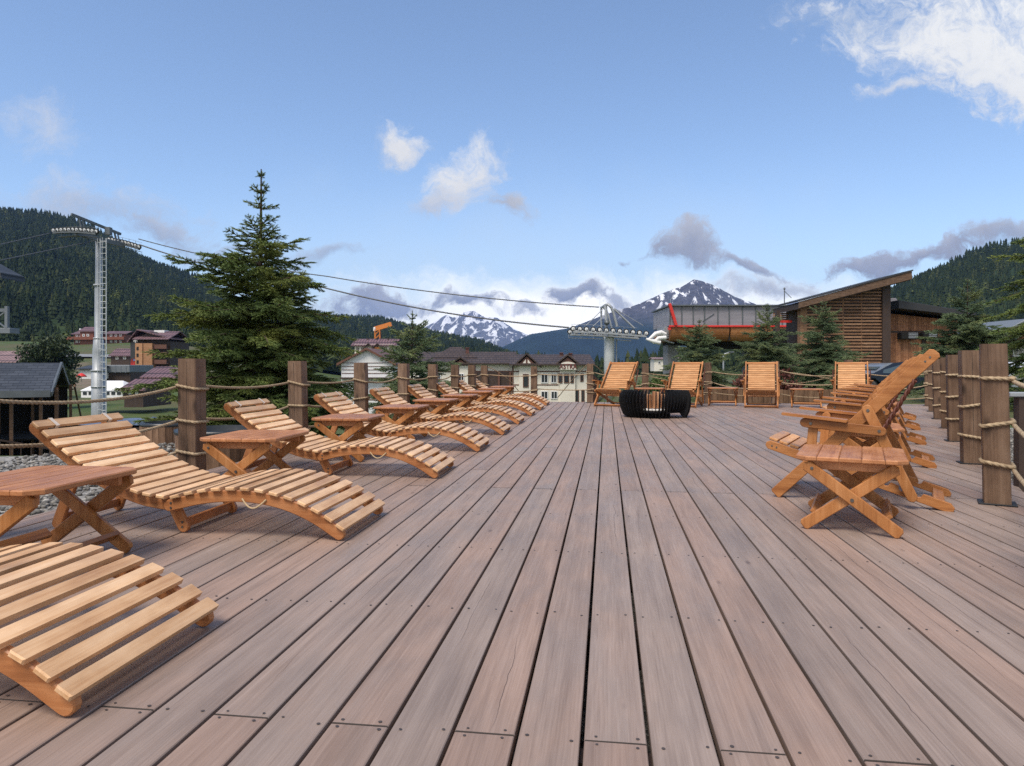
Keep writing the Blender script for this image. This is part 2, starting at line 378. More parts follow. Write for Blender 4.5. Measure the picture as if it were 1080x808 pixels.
# ------------------------------------------------------------------ camera, light, sky
cam = bpy.data.cameras.new('camera'); cam.sensor_width = 36; cam.lens = FPX / 1080 * 36
cam.shift_y = -18 / 1080; cam.clip_start = 0.05; cam.clip_end = 30000
co = bpy.data.objects.new('camera', cam); col.objects.link(co); co.location = (0, 0, EYE); co.rotation_euler = (pi / 2, 0, TH)
scene.camera = co
SUN_EL = radians(58); SUN_AZ = radians(205)     # compass-like: direction the light comes from, 0=+Y, clockwise
sd = Vector((sin(SUN_AZ) * cos(SUN_EL), cos(SUN_AZ) * cos(SUN_EL), sin(SUN_EL)))
sun = bpy.data.lights.new('sun', 'SUN'); sun.energy = 1.85; sun.angle = radians(25); sun.color = (1.0, 0.91, 0.80)
so = bpy.data.objects.new('sun', sun); col.objects.link(so); so.rotation_euler = (-sd).to_track_quat('-Z', 'Y').to_euler()
scene.view_settings.view_transform = 'Standard'; scene.view_settings.look = 'None'; scene.view_settings.gamma = 1.0
scene.view_settings.use_curve_mapping = False; EXPO = 1.06
scene.view_settings.exposure = EXPO
try:
    scene.cycles.volume_bounces = 0; scene.cycles.max_bounces = 6; scene.cycles.diffuse_bounces = 3; scene.cycles.glossy_bounces = 2
    scene.cycles.use_denoising = False
except Exception: pass

SKY_STRENGTH = 0.105; CLOUD = 1.0
def build_world():
    w = NT('World', True)
    sky = w.n('ShaderNodeTexSky'); sky.sky_type = 'NISHITA'; sky.sun_disc = False
    sky.sun_elevation = SUN_EL; sky.sun_rotation = SUN_AZ; sky.altitude = 900; sky.air_density = 1.0; sky.dust_density = 0.45; sky.ozone_density = 2.2
    D = w.n('ShaderNodeTexCoord').outputs['Generated']
    f = w.vmath('DOT_PRODUCT', D, (FX, FY, 0)); r = w.vmath('DOT_PRODUCT', D, (RX, RY, 0)); z = w.n('ShaderNodeSeparateXYZ', i_0=D).outputs[2]
    fc = w.math('MAXIMUM', f, 0.08)
    x = w.math('MULTIPLY', w.math('DIVIDE', r, fc), 7.4); y = w.math('MULTIPLY', w.math('DIVIDE', z, fc), 7.4)   # units: about 7.7 degrees
    q = w.n('ShaderNodeCombineXYZ', i_0=x, i_1=y).outputs[0]
    front = w.maprange(f, 0.1, 0.3)
    # warped noise
    wn = w.t.nodes.new('ShaderNodeTexNoise'); w.set(wn.inputs['Vector'], q); wn.inputs['Scale'].default_value = 1.5; wn.inputs['Detail'].default_value = 5
    wv = w.vmath('SCALE', w.vmath('SUBTRACT', wn.outputs['Color'], (0.5, 0.5, 0.5)), 0.9)
    qq = w.vmath('ADD', q, wv)
    n1 = w.noise(w.vmath('MULTIPLY', qq, (0.8, 1.3, 1)), 2.2, 9, 0.62)
    n2 = w.noise(qq, 7.5, 9, 0.68)
    nz = w.math('ADD', w.math('MULTIPLY', w.math('SUBTRACT', n1, 0.5), 3.0), w.math('MULTIPLY', w.math('SUBTRACT', n2, 0.5), 2.1))
    skyc = w.vmath('MULTIPLY', sky.outputs[0], (SKY_STRENGTH * 0.99, SKY_STRENGTH * 0.955, SKY_STRENGTH * 0.93))
    colr = skyc
    def blob(u, v, a, b, rot, c_lo, c_hi, op=1.0, soft=0.7, noise=1.0):
        nonlocal colr
        mp = w.n('ShaderNodeMapping', vector_type='TEXTURE'); w.set(mp.inputs[0], qq if noise else q)
        mp.inputs['Location'].default_value = ((u - 540) / 100, (386 - v) / 100, 0); mp.inputs['Rotation'].default_value = (0, 0, radians(rot))
        mp.inputs['Scale'].default_value = (a / 100, b / 100, 1)
        ln = w.vmath('LENGTH', w.vmath('MULTIPLY', mp.outputs[0], (1, 1, 0)))
        den = w.math('SUBTRACT', 1.0, ln)
        den = w.math('ADD', den, w.math('MULTIPLY', nz, 0.55 * noise))
        al = w.maprange(den, -0.05, soft * 1.25, 0.0, op, True)
        al = w.math('MULTIPLY', al, front)
        yy = w.n('ShaderNodeSeparateXYZ', i_0=mp.outputs[0]).outputs[1]
        sh = w.maprange(w.math('ADD', yy, w.math('MULTIPLY', nz, 0.5)), -0.7, 0.8)
        sc = lambda c: tuple((q ** 1.6) * CLOUD / 2 ** EXPO for q in c)
        colr = w.mix(al, colr, w.mix(sh, sc(c_lo), sc(c_hi)))
    # unseen bright cloud added behind the camera for soft neutral fill light
    nb = w.noise(w.vmath('MULTIPLY', D, (1.5, 1.5, 3.0)), 1.6, 5, 0.6)
    ab = w.math('MULTIPLY', w.maprange(f, 0.05, -0.35), w.maprange(nb, 0.38, 0.56, 0.1, 0.95, True))
    colr = w.mix(w.math('MULTIPLY', ab, w.maprange(z, -0.02, 0.12)), colr, (0.46, 0.44, 0.41))
    W1, W0 = (0.97, 0.965, 0.955), (0.83, 0.84, 0.87)
    G1, G0 = (0.68, 0.69, 0.75), (0.50, 0.525, 0.61)
    K1, K0 = (0.70, 0.71, 0.76), (0.52, 0.54, 0.62)
    # thin high veil, then the bright bank low over the mountains
    blob(600, 345, 900, 190, 0, (0.84, 0.885, 0.92), (0.80, 0.87, 0.93), 0.62, 1.0, 0.12)
    blob(650, 340, 460, 60, 0, (1.6, 1.55, 1.46), (1.3, 1.29, 1.26), 1.0, 0.65, 0.4)
    blob(40, 128, 58, 34, -25, W0, W0, 0.6, 1.0)
    blob(95, 216, 150, 34, -4, K0, W0, 0.75, 1.0)
    blob(180, 245, 60, 18, -12, G0, K1, 0.7)
    blob(350, 262, 60, 14, 5, G0, K1, 0.65)
    blob(232, 268, 60, 10, 0, G0, K1, 0.5)
    blob(432, 146, 36, 26, -20, W0, W1, 1.0, 0.75)
    blob(490, 184, 52, 40, 40, W0, W1, 1.0, 0.8)
    blob(462, 212, 40, 14, 20, K1, W0, 0.7)
    blob(540, 216, 26, 24, -30, (0.62, 0.6, 0.62), (0.78, 0.76, 0.75), 0.8)
    blob(1040, 45, 185, 72, -8, (0.90, 0.91, 0.93), (1.0, 1.0, 0.99), 1.0, 0.7, 1.0)
    blob(1085, 82, 120, 56, -20, (0.90, 0.91, 0.93), (1.0, 1.0, 0.99), 1.0, 0.8, 1.0)
    blob(905, 20, 90, 24, 0, (0.6, 0.68, 0.8), W1, 0.6, 1.0)
    blob(955, 90, 60, 12, 12, W0, W1, 0.8)
    blob(720, 262, 46, 24, -6, G0, K1, 1.0, 0.5)
    blob(786, 284, 40, 11, -10, G0, G1, 0.95, 0.5)
    blob(668, 268, 14, 7, 0, G0, K1, 0.8)
    blob(950, 270, 120, 15, 13, G0, G1, 1.0, 0.5)
    blob(1060, 246, 70, 18, 8, G0, K1, 0.9, 0.6)
    blob(395, 322, 75, 15, -3, G0, G1, 1.0, 0.5)
    blob(490, 323, 48, 11, 0, G0, G1, 1.0, 0.5)
    blob(606, 314, 34, 16, 0, G0, G1, 1.0, 0.5)
    blob(648, 318, 20, 12, 0, G0, G1, 0.8, 0.5)
    blob(800, 308, 80, 15, -4, K0, W0, 0.85, 0.8)
    blob(560, 330, 20, 7, 0, G0, G1, 0.8, 0.5)
    bg = w.n('ShaderNodeBackground'); w.set(bg.inputs[0], colr); bg.inputs[1].default_value = 1.0
    o = w.n('ShaderNodeOutputWorld'); w.t.links.new(bg.outputs[0], o.inputs[0])
    w.owner.cycles.sampling_method = 'MANUAL'; w.owner.cycles.sample_map_resolution = 1024
build_world()

ORD = ['first', 'second', 'third', 'fourth', 'fifth', 'sixth', 'seventh', 'eighth', 'ninth', 'tenth']

# ------------------------------------------------------------------ the deck
DX0, DYB = -3.24, 16.62
def edge_y(x):                       # the right-hand edge of the deck runs off at 21 degrees
    return 4.67 + (x - 2.60) / 0.3875
def build_deck():
    mb = MB(); k0 = int(math.floor((DX0 + 0.056) / 0.15)); k1 = 56
    for k in range(k0, k1):
        xa = -0.056 + 0.15 * k + 0.0052; xb = xa + 0.1396
        if xb < DX0: continue
        xa = max(xa, DX0)
        ya = max(-2.0, edge_y(xa)); yb = max(-2.0, edge_y(xb))
        if ya > DYB - 0.1: break
        js = [1.6 + 5.67 * j for j in range(-1, 4)] if k % 2 == 0 else [4.84 + 0.81 * rng.choice([0, 0, 1]) + 5.67 * j for j in range(-1, 3)]
        cuts = [y for y in js if y > max(ya, yb) + 0.25 and y < DYB - 0.25]
        lo = (ya, yb)
        for c in cuts + [None]:
            hi = (c - 0.0011, c - 0.0011) if c else (DYB, DYB)
            xc = (xa + xb) / 2; tilt = rng.uniform(-0.0006, 0.0006); dz = rng.uniform(-0.0008, 0.0008)
            ol = [(xa, lo[0]), (xb, lo[1]), (xb, hi[1]), (xa, hi[0])]
            b = len(mb.v); rr = rng.random()
            mb.prism(ol, -0.032, 0.0, lambda x, y, t: (x, y, t + dz + (x - xc) / 0.14 * tilt), 0.0022, 0, rr, 'y')
            nf = len(mb.m)
            for kk in (1, 2):
                for ii in (0, 2): mb.m[nf - 14 + kk * 4 + ii] = 2
            o1 = rng.random() * 60
            for i in range(b, len(mb.v)):
                p = mb.v[i]; mb.g[i] = (p[1] + o1, p[0] - xc, p[2] + rr * 40)
            lo = (c + 0.0011, c + 0.0011) if c else lo
        for j in range(-4, 20):
            y = 1.6 + 0.81 * j
            if y < max(ya, yb) + 0.05 or y > DYB: continue
            for sx in (0.024, 0.118):
                ys = [y - 0.017, y + 0.017] if any(abs(c - y) < 0.01 for c in cuts) else [y + rng.uniform(-0.012, 0.012)]
                for yy in ys:
                    cx, cy = xa + sx + rng.uniform(-0.005, 0.005), yy + rng.uniform(-0.003, 0.003)
                    n = 8 if y < 6 else 5; R = rng.uniform(0.0034, 0.005)
                    mb.add([(cx + R * cos(2 * pi * i / n), cy + R * sin(2 * pi * i / n), 0.0022) for i in range(n)], [tuple(range(n))], 1)
    return mb.build('deck', [M['deck'], M['screw'], M['endgrain']])
dk = build_deck(); tag(dk, kind='structure')
mb = MB()
for j in range(-3, 20):
    y = 1.6 + 0.81 * j
    x1 = 2.60 + 0.3875 * (y - 4.67) - 0.1
    if x1 > DX0 + 0.3: mb.box((DX0 + 0.03, y - 0.03, -0.16), (x1, y + 0.03, -0.0345), 0, 0)
tag(mb.build('deck_joists', [M['darkwood']]), kind='structure')

# ------------------------------------------------------------------ sun loungers
def smooth_path(pts, n=24):
    """Catmull-Rom through 2d points"""
    out = []; q = [pts[0]] + list(pts) + [pts[-1]]
    q[0] = (2 * pts[0][0] - pts[1][0], 2 * pts[0][1] - pts[1][1]); q[-1] = (2 * pts[-1][0] - pts[-2][0], 2 * pts[-1][1] - pts[-2][1])
    for i in range(1, len(q) - 2):
        for k in range(n):
            t = k / n; a, b, c, d = q[i - 1], q[i], q[i + 1], q[i + 2]
            out.append(tuple(0.5 * (2 * b[j] + (c[j] - a[j]) * t + (2 * a[j] - 5 * b[j] + 4 * c[j] - d[j]) * t * t + (3 * b[j] - a[j] - 3 * c[j] + d[j]) * t ** 3) for j in (0, 1)))
    out.append(pts[-1]); return out
def strip_outline(path, hw, capn=5):
    L = []; R = []
    for i, p in enumerate(path):
        a = path[max(i - 1, 0)]; b = path[min(i + 1, len(path) - 1)]
        t = Vector((b[0] - a[0], b[1] - a[1])).normalized(); n = Vector((-t.y, t.x))
        L.append((p[0] + n.x * hw, p[1] + n.y * hw)); R.append((p[0] - n.x * hw, p[1] - n.y * hw))
    def cap(p, t):
        return [(p[0] + hw * (cos(a) * t.x - sin(a) * t.y), p[1] + hw * (cos(a) * t.y + sin(a) * t.x)) for a in [(-pi / 2 + pi * (k + 1) / (capn + 1)) for k in range(capn)]]
    te = Vector((path[-1][0] - path[-2][0], path[-1][1] - path[-2][1])).normalized(); ts = Vector((path[0][0] - path[1][0], path[0][1] - path[1][1])).normalized()
    return R + cap(path[-1], te) + L[::-1] + cap(path[0], ts)
XZ = lambda x, y, t: (x, t, y)
def resample(path, pitch, start):
    res = []; acc = 0; nxt = start
    for a, b in zip(path, path[1:]):
        l = math.hypot(b[0] - a[0], b[1] - a[1])
        while l > 0 and acc + l >= nxt:
            k = (nxt - acc) / l; res.append(((a[0] + (b[0] - a[0]) * k, a[1] + (b[1] - a[1]) * k), ((b[0] - a[0]) / l, (b[1] - a[1]) / l))); nxt += pitch
        acc += l
    return res
LX = 2.1
BACK = smooth_path([(-2.165 + LX, .147), (-2.35 + LX, .178), (-2.54 + LX, .252), (-2.74 + LX, .368), (-2.945 + LX, .528)], 8)
SEAT = smooth_path([(-2.172 + LX, .150), (-2.0 + LX, .19), (-1.85 + LX, .205), (-1.7 + LX, .20), (-1.55 + LX, .168), (-1.41 + LX, .11), (-1.285 + LX, .033)], 8)
W2 = 0.325
def slats(path, hw, pitch, start, count, y2, flip):
    mb = MB()
    for (p, t) in resample(path, pitch, start)[:count]:
        n = Vector((-t[1], t[0])); 
        if n.y < 0: n = -n
        c = Vector(p) + n * (hw + 0.0085)
        jit = rng.uniform(-0.004, 0.004)
        tv = Vector((t[0], 0, t[1]))
        mb.bar((c.x, -y2 + jit, c.y), (c.x, y2 + jit, c.y), 0.0475 + rng.uniform(-0.001, 0.001), 0.018, (n.x, 0, n.y), 0.0042)
    return mb
def make_lounger():
    root = empty('sun_lounger', (0, 0, 0))
    for s in (-1, 1):
        mb = MB(); y = s * 0.262; mb.prism(strip_outline(BACK, 0.033), y - 0.014, y + 0.014, XZ, 0.004, 0, None, 'x'); mb.build('back_rail', [M['frame']], root)
        mb = MB(); y = s * 0.293; mb.prism(strip_outline(SEAT, 0.029), y - 0.014, y + 0.014, XZ, 0.004, 0, None, 'x')
        ys = y + s * 0.0135
        for dx in (0.012, -0.012): mb.tube([(-2.16 + LX, ys, 0.152 + dx), (-2.16 + LX, ys + s * 0.003, 0.152 + dx)], 0.006, 8, 1)
        mb.build('seat_rail', [M['frame'], M['bolt']], root)
    slats(BACK, 0.033, 0.0735, 0.052, 13, W2, 1).build('back_slats', [M['slat']], root)
    slats(SEAT, 0.029, 0.0725, 0.05, 14, W2, 1).build('seat_slats', [M['slat']], root)
    for s in (-1, 1):
        mb = MB(); y = s * 0.232
        mb.prism(strip_outline([(-2.19 + LX, .135), (-2.135 + LX, .032)], 0.03), y - 0.013, y + 0.013, XZ, 0.004, 0, None, 'y')
        for dz in (0.03, 0.055): mb.tube([(-2.137 + LX, y - s * .0125 + s * 0.026, dz), (-2.137 + LX, y + s * 0.016, dz)], 0.006, 8, 1)
        mb.build('leg', [M['frame'], M['bolt']], root)
        mb = MB()
        mb.prism(strip_outline([(-2.72 + LX, .345), (-2.845 + LX, .028)], 0.028), y - 0.013, y + 0.013, XZ, 0.004, 0, None, 'y'); mb.build('leg', [M['frame'], M['bolt']], root)
    mb = MB(); mb.bar((-2.14 + LX, -0.218, 0.045), (-2.14 + LX, 0.218, 0.045), 0.022, 0.045, (0, 0, 1)); mb.build('crossbar', [M['frame']], root)
    mb = MB(); mb.bar((-2.84 + LX, -0.218, 0.05), (-2.84 + LX, 0.218, 0.05), 0.022, 0.045, (0, 0, 1)); mb.build('crossbar', [M['frame']], root)
    # two thin plastic straps round the top slat, a rope grip on the side
    top = resample(BACK, 0.0735, 0.052)[12] if len(resample(BACK, 0.0735, 0.052)) > 12 else resample(BACK, 0.0735, 0.052)[-1]
    p, t = top; n = Vector((-t[1], t[0])); n = n if n.y > 0 else -n; tv = Vector((t[0], t[1])); c = Vector(p) + n * (0.033 + 0.0085)
    for yy in (-0.2, 0.2):
        mb = MB(); ring = []
        for a, b in ((-.031, -.0125), (.031, -.0125), (.031, .0125), (-.031, .0125)): ring.append((c.x + tv.x * a + n.x * b, c.y + tv.y * a + n.y * b))
        ri = [(c.x + tv.x * a + n.x * b, c.y + tv.y * a + n.y * b) for a, b in ((-.029, -.011), (.029, -.011), (.029, .011), (-.029, .011))]
        vs = [(x, yy - 0.012, z) for x, z in ring] + [(x, yy + 0.012, z) for x, z in ring] + [(x, yy - 0.012, z) for x, z in ri] + [(x, yy + 0.012, z) for x, z in ri]
        fs = []
        for i in range(4):
            j = (i + 1) % 4; fs += [(i, j, 4 + j, 4 + i), (8 + j, 8 + i, 12 + i, 12 + j), (j, i, 8 + i, 8 + j), (4 + i, 4 + j, 12 + j, 12 + i)]
        mb.add(vs, fs, 0); mb.build('strap', [M['strap']], root)
    mb = MB()
    pts = [(-1.78 + LX + 0.125 * (k / 12), -0.309 - 0.016 * sin(pi * k / 12), 0.195 - 0.002 * k / 12 - 0.042 * sin(pi * k / 12)) for k in range(13)]
    mb.tube(pts, 0.0045, 8); mb.build('rope_handle', [M['handle']], root)
    return root
LY = [1.83, 3.56, 5.44, 7.1, 8.8, 10.42, 12.1, 13.72, 15.32]
lounger = make_lounger()
LL = ['slatted wooden sun lounger nearest the camera, its headrest cut off by the photo edge',
      'second sun lounger from the camera, whole in view before the first tall rope post',
      'third sun lounger from the camera, its headrest rising before the big spruce tree',
      'fourth sun lounger from the camera, along the left rope fence',
      'fifth sun lounger from the camera, in the middle of the left row',
      'sixth sun lounger from the camera, fourth counting from the far deck edge',
      'seventh sun lounger from the camera, third counting from the far deck edge',
      'eighth sun lounger from the camera, last but one before the far deck edge',
      'ninth and farthest sun lounger, at the far deck edge before the cream hotel']
for i, y in enumerate(LY):
    loc = (-LX + rng.uniform(-0.012, 0.012), y, 0.0); rz = rng.uniform(-0.022, 0.022)
    if i == 0:
        lounger.location = loc; lounger.rotation_euler = (0, 0, rz); tag(lounger, LL[0], 'sun lounger', 'sun loungers along the left side of the deck')
    else: copy_thing(lounger, loc, rz, LL[i])

# ------------------------------------------------------------------ folding side tables
def make_table():
    root = empty('side_table', (0, 0, 0)); H = 0.385
    mb = MB(); bw = 0.104
    for k in range(5):
        x0 = -0.26 + k * bw + 0.0009; x1 = x0 + bw - 0.0018; y0, y1 = -0.315, 0.315; c = 0.05
        ol = [(x0, y0), (x1, y0), (x1, y1), (x0, y1)]
        if k == 0: ol = [(x0, y0 + c), (x0 + c, y0), (x1, y0), (x1, y1), (x0 + c, y1), (x0, y1 - c)]
        if k == 4: ol = [(x0, y0), (x1 - c, y0), (x1, y0 + c), (x1, y1 - c), (x1 - c, y1), (x0, y1)]
        mb.prism(ol, H - 0.024, H, lambda x, y, t: (x, y, t), 0.005, 0, None, 'y')
    mb.build('table_top', [M['table']], root)
    for y in (-0.235, 0.235):
        mb = MB(); mb.box((-0.20, y - 0.012, H - 0.072), (0.20, y + 0.012, H - 0.0265), 0.003); mb.build('apron', [M['table']], root)
    for s in (-1, 1):
        for lean in (-1, 1):
            y = s * (0.262 if lean * s > 0 else 0.288)
            a, b = (-0.195 * lean, H - 0.05), (0.215 * lean, 0.03); d = Vector((b[0] - a[0], b[1] - a[1])).normalized()
            n = Vector((-d.y, d.x)) * 0.029
            hw = 0.029; e = Vector(b) + d * ((hw * 0.95 * abs(d.x) - b[1]) / d.y)      # rounded end resting on the floor
            c_ = 0.35
            ol = [(a[0] + n.x - d.x * .012, a[1] + n.y - d.y * .012)] + [(e.x + n.x - d.x * .012, e.y + n.y - d.y * .012), (e.x + n.x * .6, e.y + n.y * .6), (e.x - n.x * .6, e.y - n.y * .6), (e.x - n.x - d.x * .012, e.y - n.y - d.y * .012)] + [(a[0] - n.x - d.x * .012, a[1] - n.y - d.y * .012), (a[0] - d.x * 0.028, a[1] - d.y * 0.028)]
            zmin = min(q[1] for q in ol); ol = [(q[0], q[1] - zmin) for q in ol]
            mb = MB(); mb.prism(ol, y - 0.012, y + 0.012, XZ, 0.004, 0, None, 'y')
            mid = (0.008 * lean, H / 2 - 0.02)
            if abs(y) > 0.27:
                mb.tube([(mid[0], y + s * 0.011, mid[1]), (mid[0], y + s * 0.017, mid[1])], 0.009, 10, 1)
                mb.tube([(a[0] + d.x * .02, y + s * 0.011, a[1] + d.y * .02), (a[0] + d.x * .02, y + s * 0.016, a[1] + d.y * .02)], 0.008, 10, 1)
            mb.build('leg', [M['chair'], M['bolt']], root)
    for lean in (-1, 1):
        mb = MB(); mb.bar((0.168 * lean, -0.249, 0.085), (0.168 * lean, 0.249, 0.085), 0.02, 0.045, (0.75 * lean, 0, 0.66)); mb.build('stretcher', [M['chair']], root)
    return root
table = make_table()
TL = [2.66, 4.52, 6.26, 7.95, 9.6, 11.2, 12.85, 14.45, 16.02]
G_T = 'folding side tables between the sun loungers'
for i, y in enumerate(TL):
    lab = ['low wooden side table nearest the camera, cut off by the left photo edge', 'second side table from the camera, standing before the nearest left rope post',
           'third side table from the camera, between the third and fourth sun loungers', 'fourth side table from the camera, between the fourth and fifth sun loungers',
           'fifth side table from the camera, between the fifth and sixth sun loungers', 'sixth side table from the camera, between the sixth and seventh sun loungers',
           'seventh side table from the camera, between the seventh and eighth sun loungers', 'eighth side table from the camera, between the two farthest sun loungers',
           'farthest side table of the left row, beyond the last sun lounger'][i]
    loc = (-2.37, y, 0); rz = rng.uniform(-0.03, 0.03)
    if i == 0: table.location = loc; table.rotation_euler = (0, 0, rz); tag(table, lab, 'side table', G_T)
    else: copy_thing(table, loc, rz, lab)
g2 = 'folding side tables between the deck chairs on the right'
def right_pos(x, y, k): return (x + 0.70 * k, y + 1.84 * k, 0)
for k in range(4):
    t = copy_thing(table, right_pos(1.315, 4.02, k), radians(-19 + (0, 2, -3, 1)[k]),
        ['orange wooden side table with crossed legs in front of the nearest right-hand deck chair', 'side table between the first and second right-hand deck chairs', 'side table between the second and third right-hand deck chairs', 'side table between the third and fourth right-hand deck chairs'][k])
    t['group'] = g2
for (x, y, rz, lab) in ((P(685, 14.9)[0], P(685, 14.9)[1], pi / 2, 'small table showing its top just above the black fire pit'),
                        (P(762, 15.1)[0], P(762, 15.1)[1], pi / 2 - .12, 'small table standing between two deck chairs at the back, right of the fire pit'),
                        (P(850.5, 14.4)[0], P(850.5, 14.4)[1], pi / 2 - .2, 'small table at the back beside the rightmost back deck chair')):
    t = copy_thing(table, (x, y, 0), rz, lab); t['group'] = 'folding side tables along the back of the deck'

# ------------------------------------------------------------------ reclining deck chairs (local -y is nothing; the chair faces +x, rear foot at x = -0.49)
def make_chair():
    root = empty('deck_chair', (0, 0, 0)); S = lambda s: s - 0.49
    # long rails: back top to front foot
    a, b = Vector((S(0.085), 0.93)), Vector((S(1.0), 0.0))
    d = (b - a).normalized(); n = Vector((-d.y, d.x)) * 0.036
    for s in (-1, 1):
        y = s * 0.311; mb = MB()
        ol = [a + n + d * 0.01, a + n * 0.5 - d * 0.006, a - n * 0.5 - d * 0.008, a - n + d * 0.004, b - n - d * 0.040, b - n * 0.7 - d * 0.030, b + n * 0.7 - d * 0.030, b + n - d * 0.040]
        zm = min(q.y for q in ol); ol = [Vector((q.x, q.y - zm * (1 - (q.y - zm) / 0.95))) for q in ol]
        mb.prism([tuple(q) for q in ol], y - 0.014, y + 0.014, XZ, 0.004, 0, None, 'x')
        for q in (0.04, 0.075): mb.tube([tuple((a + d * q).to_3d().xzy + Vector((0, y + s * 0.013, 0))), tuple((a + d * q).to_3d().xzy + Vector((0, y + s * 0.017, 0)))], 0.006, 8, 1)
        mb.build('back_rail', [M['chair'], M['bolt']], root)
    # base rails: front of seat to rear foot, with notches on the upper edge
    e, f = Vector((S(1.02), 0.335)), Vector((S(0.01), 0.018)); dd = (f - e).normalized(); L = (f - e).length; nn = Vector((dd.y, -dd.x)) * 0.028
    if nn.y < 0: nn = -nn
    for s in (-1, 1):
        y = s * 0.278; mb = MB(); up = [e + nn]
        for q in (0.70, 0.79, 0.88):
            for dq, h in ((-0.018, 1.0), (-0.010, 0.2), (0.006, -0.05), (0.020, 0.15), (0.028, 1.0)): up.append(e + dd * (q + dq) * 1.0 + nn * h)
        up += [e + dd * (L - 0.005) + nn, e + dd * (L + 0.02) + nn * 0.3, e + dd * (L + 0.02) - nn * 0.4, e + dd * (L - 0.01) - nn, e - nn, e - dd * 0.02 - nn * 0.4, e - dd * 0.02 + nn * 0.4]
        mb.prism([tuple(q) for q in up], y - 0.0135, y + 0.0135, XZ, 0.003, 0, None, 'x')
        for q in (0.02, 0.05): 
            c = e + dd * q; mb.tube([(c.x, y + s * 0.012, c.y), (c.x, y + s * 0.0165, c.y)], 0.0055, 8, 1)
        mb.build('base_rail', [M['chair'], M['bolt']], root)
    # seat slats and back slats
    mb = MB()
    for k in range(6):
        c = e + dd * (0.012 + k * 0.067) + nn * 1.0 + nn.normalized() * 0.009
        mb.bar((c.x, -0.26, c.y), (c.x, 0.26, c.y), 0.055, 0.018, (nn.x, 0, nn.y), 0.004)
    mb.build('seat_slats', [M['chairslat']], root)
    mb = MB(); bn = -n if n.x < 0 else n     # towards the sitter (+x, +z)
    bn = Vector((abs(d.y), abs(d.x))).normalized()
    for k in range(13):
        c = a + d * (0.10 + k * 0.0545) + bn * 0.004
        mb.bar((c.x, -0.264, c.y), (c.x, 0.264, c.y), 0.041, 0.018, (bn.x, 0, bn.y), 0.004)
    mb.build('back_slats', [M['chairslat']], root)
    for s in (-1, 1):
        mb = MB(); p0 = a + d * 0.05 - bn * 0.016; p1 = a + d * 0.80 - bn * 0.016
        mb.bar((p0.x, s * 0.24, p0.y), (p1.x, s * 0.24, p1.y), 0.03, 0.02, (bn.x, 0, bn.y), 0.003); mb.build('back_batten', [M['chair']], root)
    mb = MB(); c = a + d * 0.035; mb.bar((c.x, -0.297, c.y), (c.x, 0.297, c.y), 0.05, 0.022, (bn.x, 0, bn.y), 0.004); mb.build('top_rail', [M['chair']], root)
    mb = MB(); mb.bar((S(0.965), -0.297, 0.032), (S(0.965), 0.297, 0.032), 0.022, 0.045, (0.7, 0, 0.7), 0.004); mb.build('crossbar', [M['chair']], root)
    mb = MB(); c = e + dd * (L - 0.06); mb.bar((c.x, -0.264, c.y), (c.x, 0.264, c.y), 0.06, 0.02, (nn.x, 0, nn.y), 0.004); mb.build('crossbar', [M['chair']], root)
    # props from the back down into the notches, joined by a bar
    for s in (-1, 1):
        y = s * 0.338; mb = MB(); mb.prism(strip_outline([(S(0.44), 0.585), (S(0.205), 0.075)], 0.03), y - 0.013, y + 0.013, XZ, 0.004, 0, None, 'y')
        mb.tube([(S(0.437), y + s * 0.012, 0.58), (S(0.437), y + s * 0.017, 0.58)], 0.0095, 10, 1); mb.build('prop', [M['chair'], M['bolt']], root)
    mb = MB(); mb.bar((S(0.275), -0.325, 0.225), (S(0.275), 0.325, 0.225), 0.02, 0.06, (-0.4, 0, 0.9), 0.004); mb.build('crossbar', [M['chair']], root)
    # arms
    for s in (-1, 1):
        y = s * 0.364; mb = MB()
        mb.prism(strip_outline([(S(0.79), 0.494), (S(0.365), 0.458)], 0.029), y - 0.013, y + 0.013, XZ, 0.004, 0, None, 'x')
        for q in (S(0.755), S(0.375)): mb.tube([(q, y + s * 0.012, 0.49 if q > 0 else 0.46), (q, y + s * 0.017, 0.49 if q > 0 else 0.46)], 0.009, 10, 1)
        mb.build('arm_board', [M['chair'], M['bolt']], root)
        mb = MB(); mb.bar((S(0.545), s * 0.367, 0.513), (S(0.925), s * 0.367, 0.547), 0.072, 0.018, (0, 0, 1), 0.005); mb.build('armrest', [M['chair']], root)
        y = s * 0.338; mb = MB(); mb.prism(strip_outline([(S(0.742), 0.495), (S(0.765), 0.245)], 0.028), y - 0.013, y + 0.013, XZ, 0.003, 0, None, 'y'); mb.build('arm_post', [M['chair']], root)
        mb = MB()   # twisted dark red cord from the back rail to the arm board
        for ph in (0, pi):
            pts = []
            for k in range(41):
                q = k / 40; x = S(0.19 + q * 0.16); z = 0.765 - q * 0.29; w = 0.0075
                pts.append((x + w * cos(ph + q * 26) * 0.8, s * 0.36 + w * sin(ph + q * 26), z + w * cos(ph + q * 26) * 0.5))
            mb.tube(pts, 0.0078, 6)
        mb.build('cord', [M['cord']], root)
    return root
chair = make_chair()
CH = radians(157.3); pd = Vector((cos(CH), sin(CH)))          # facing direction of the right-hand row
CL = ['reclining wooden deck chair nearest the camera on the right, tall slatted back in profile', 'second reclining deck chair of the right-hand row', 'third reclining deck chair of the right-hand row, in its middle',
      'fourth reclining deck chair of the right-hand row', 'fifth and farthest reclining deck chair of the right-hand row']
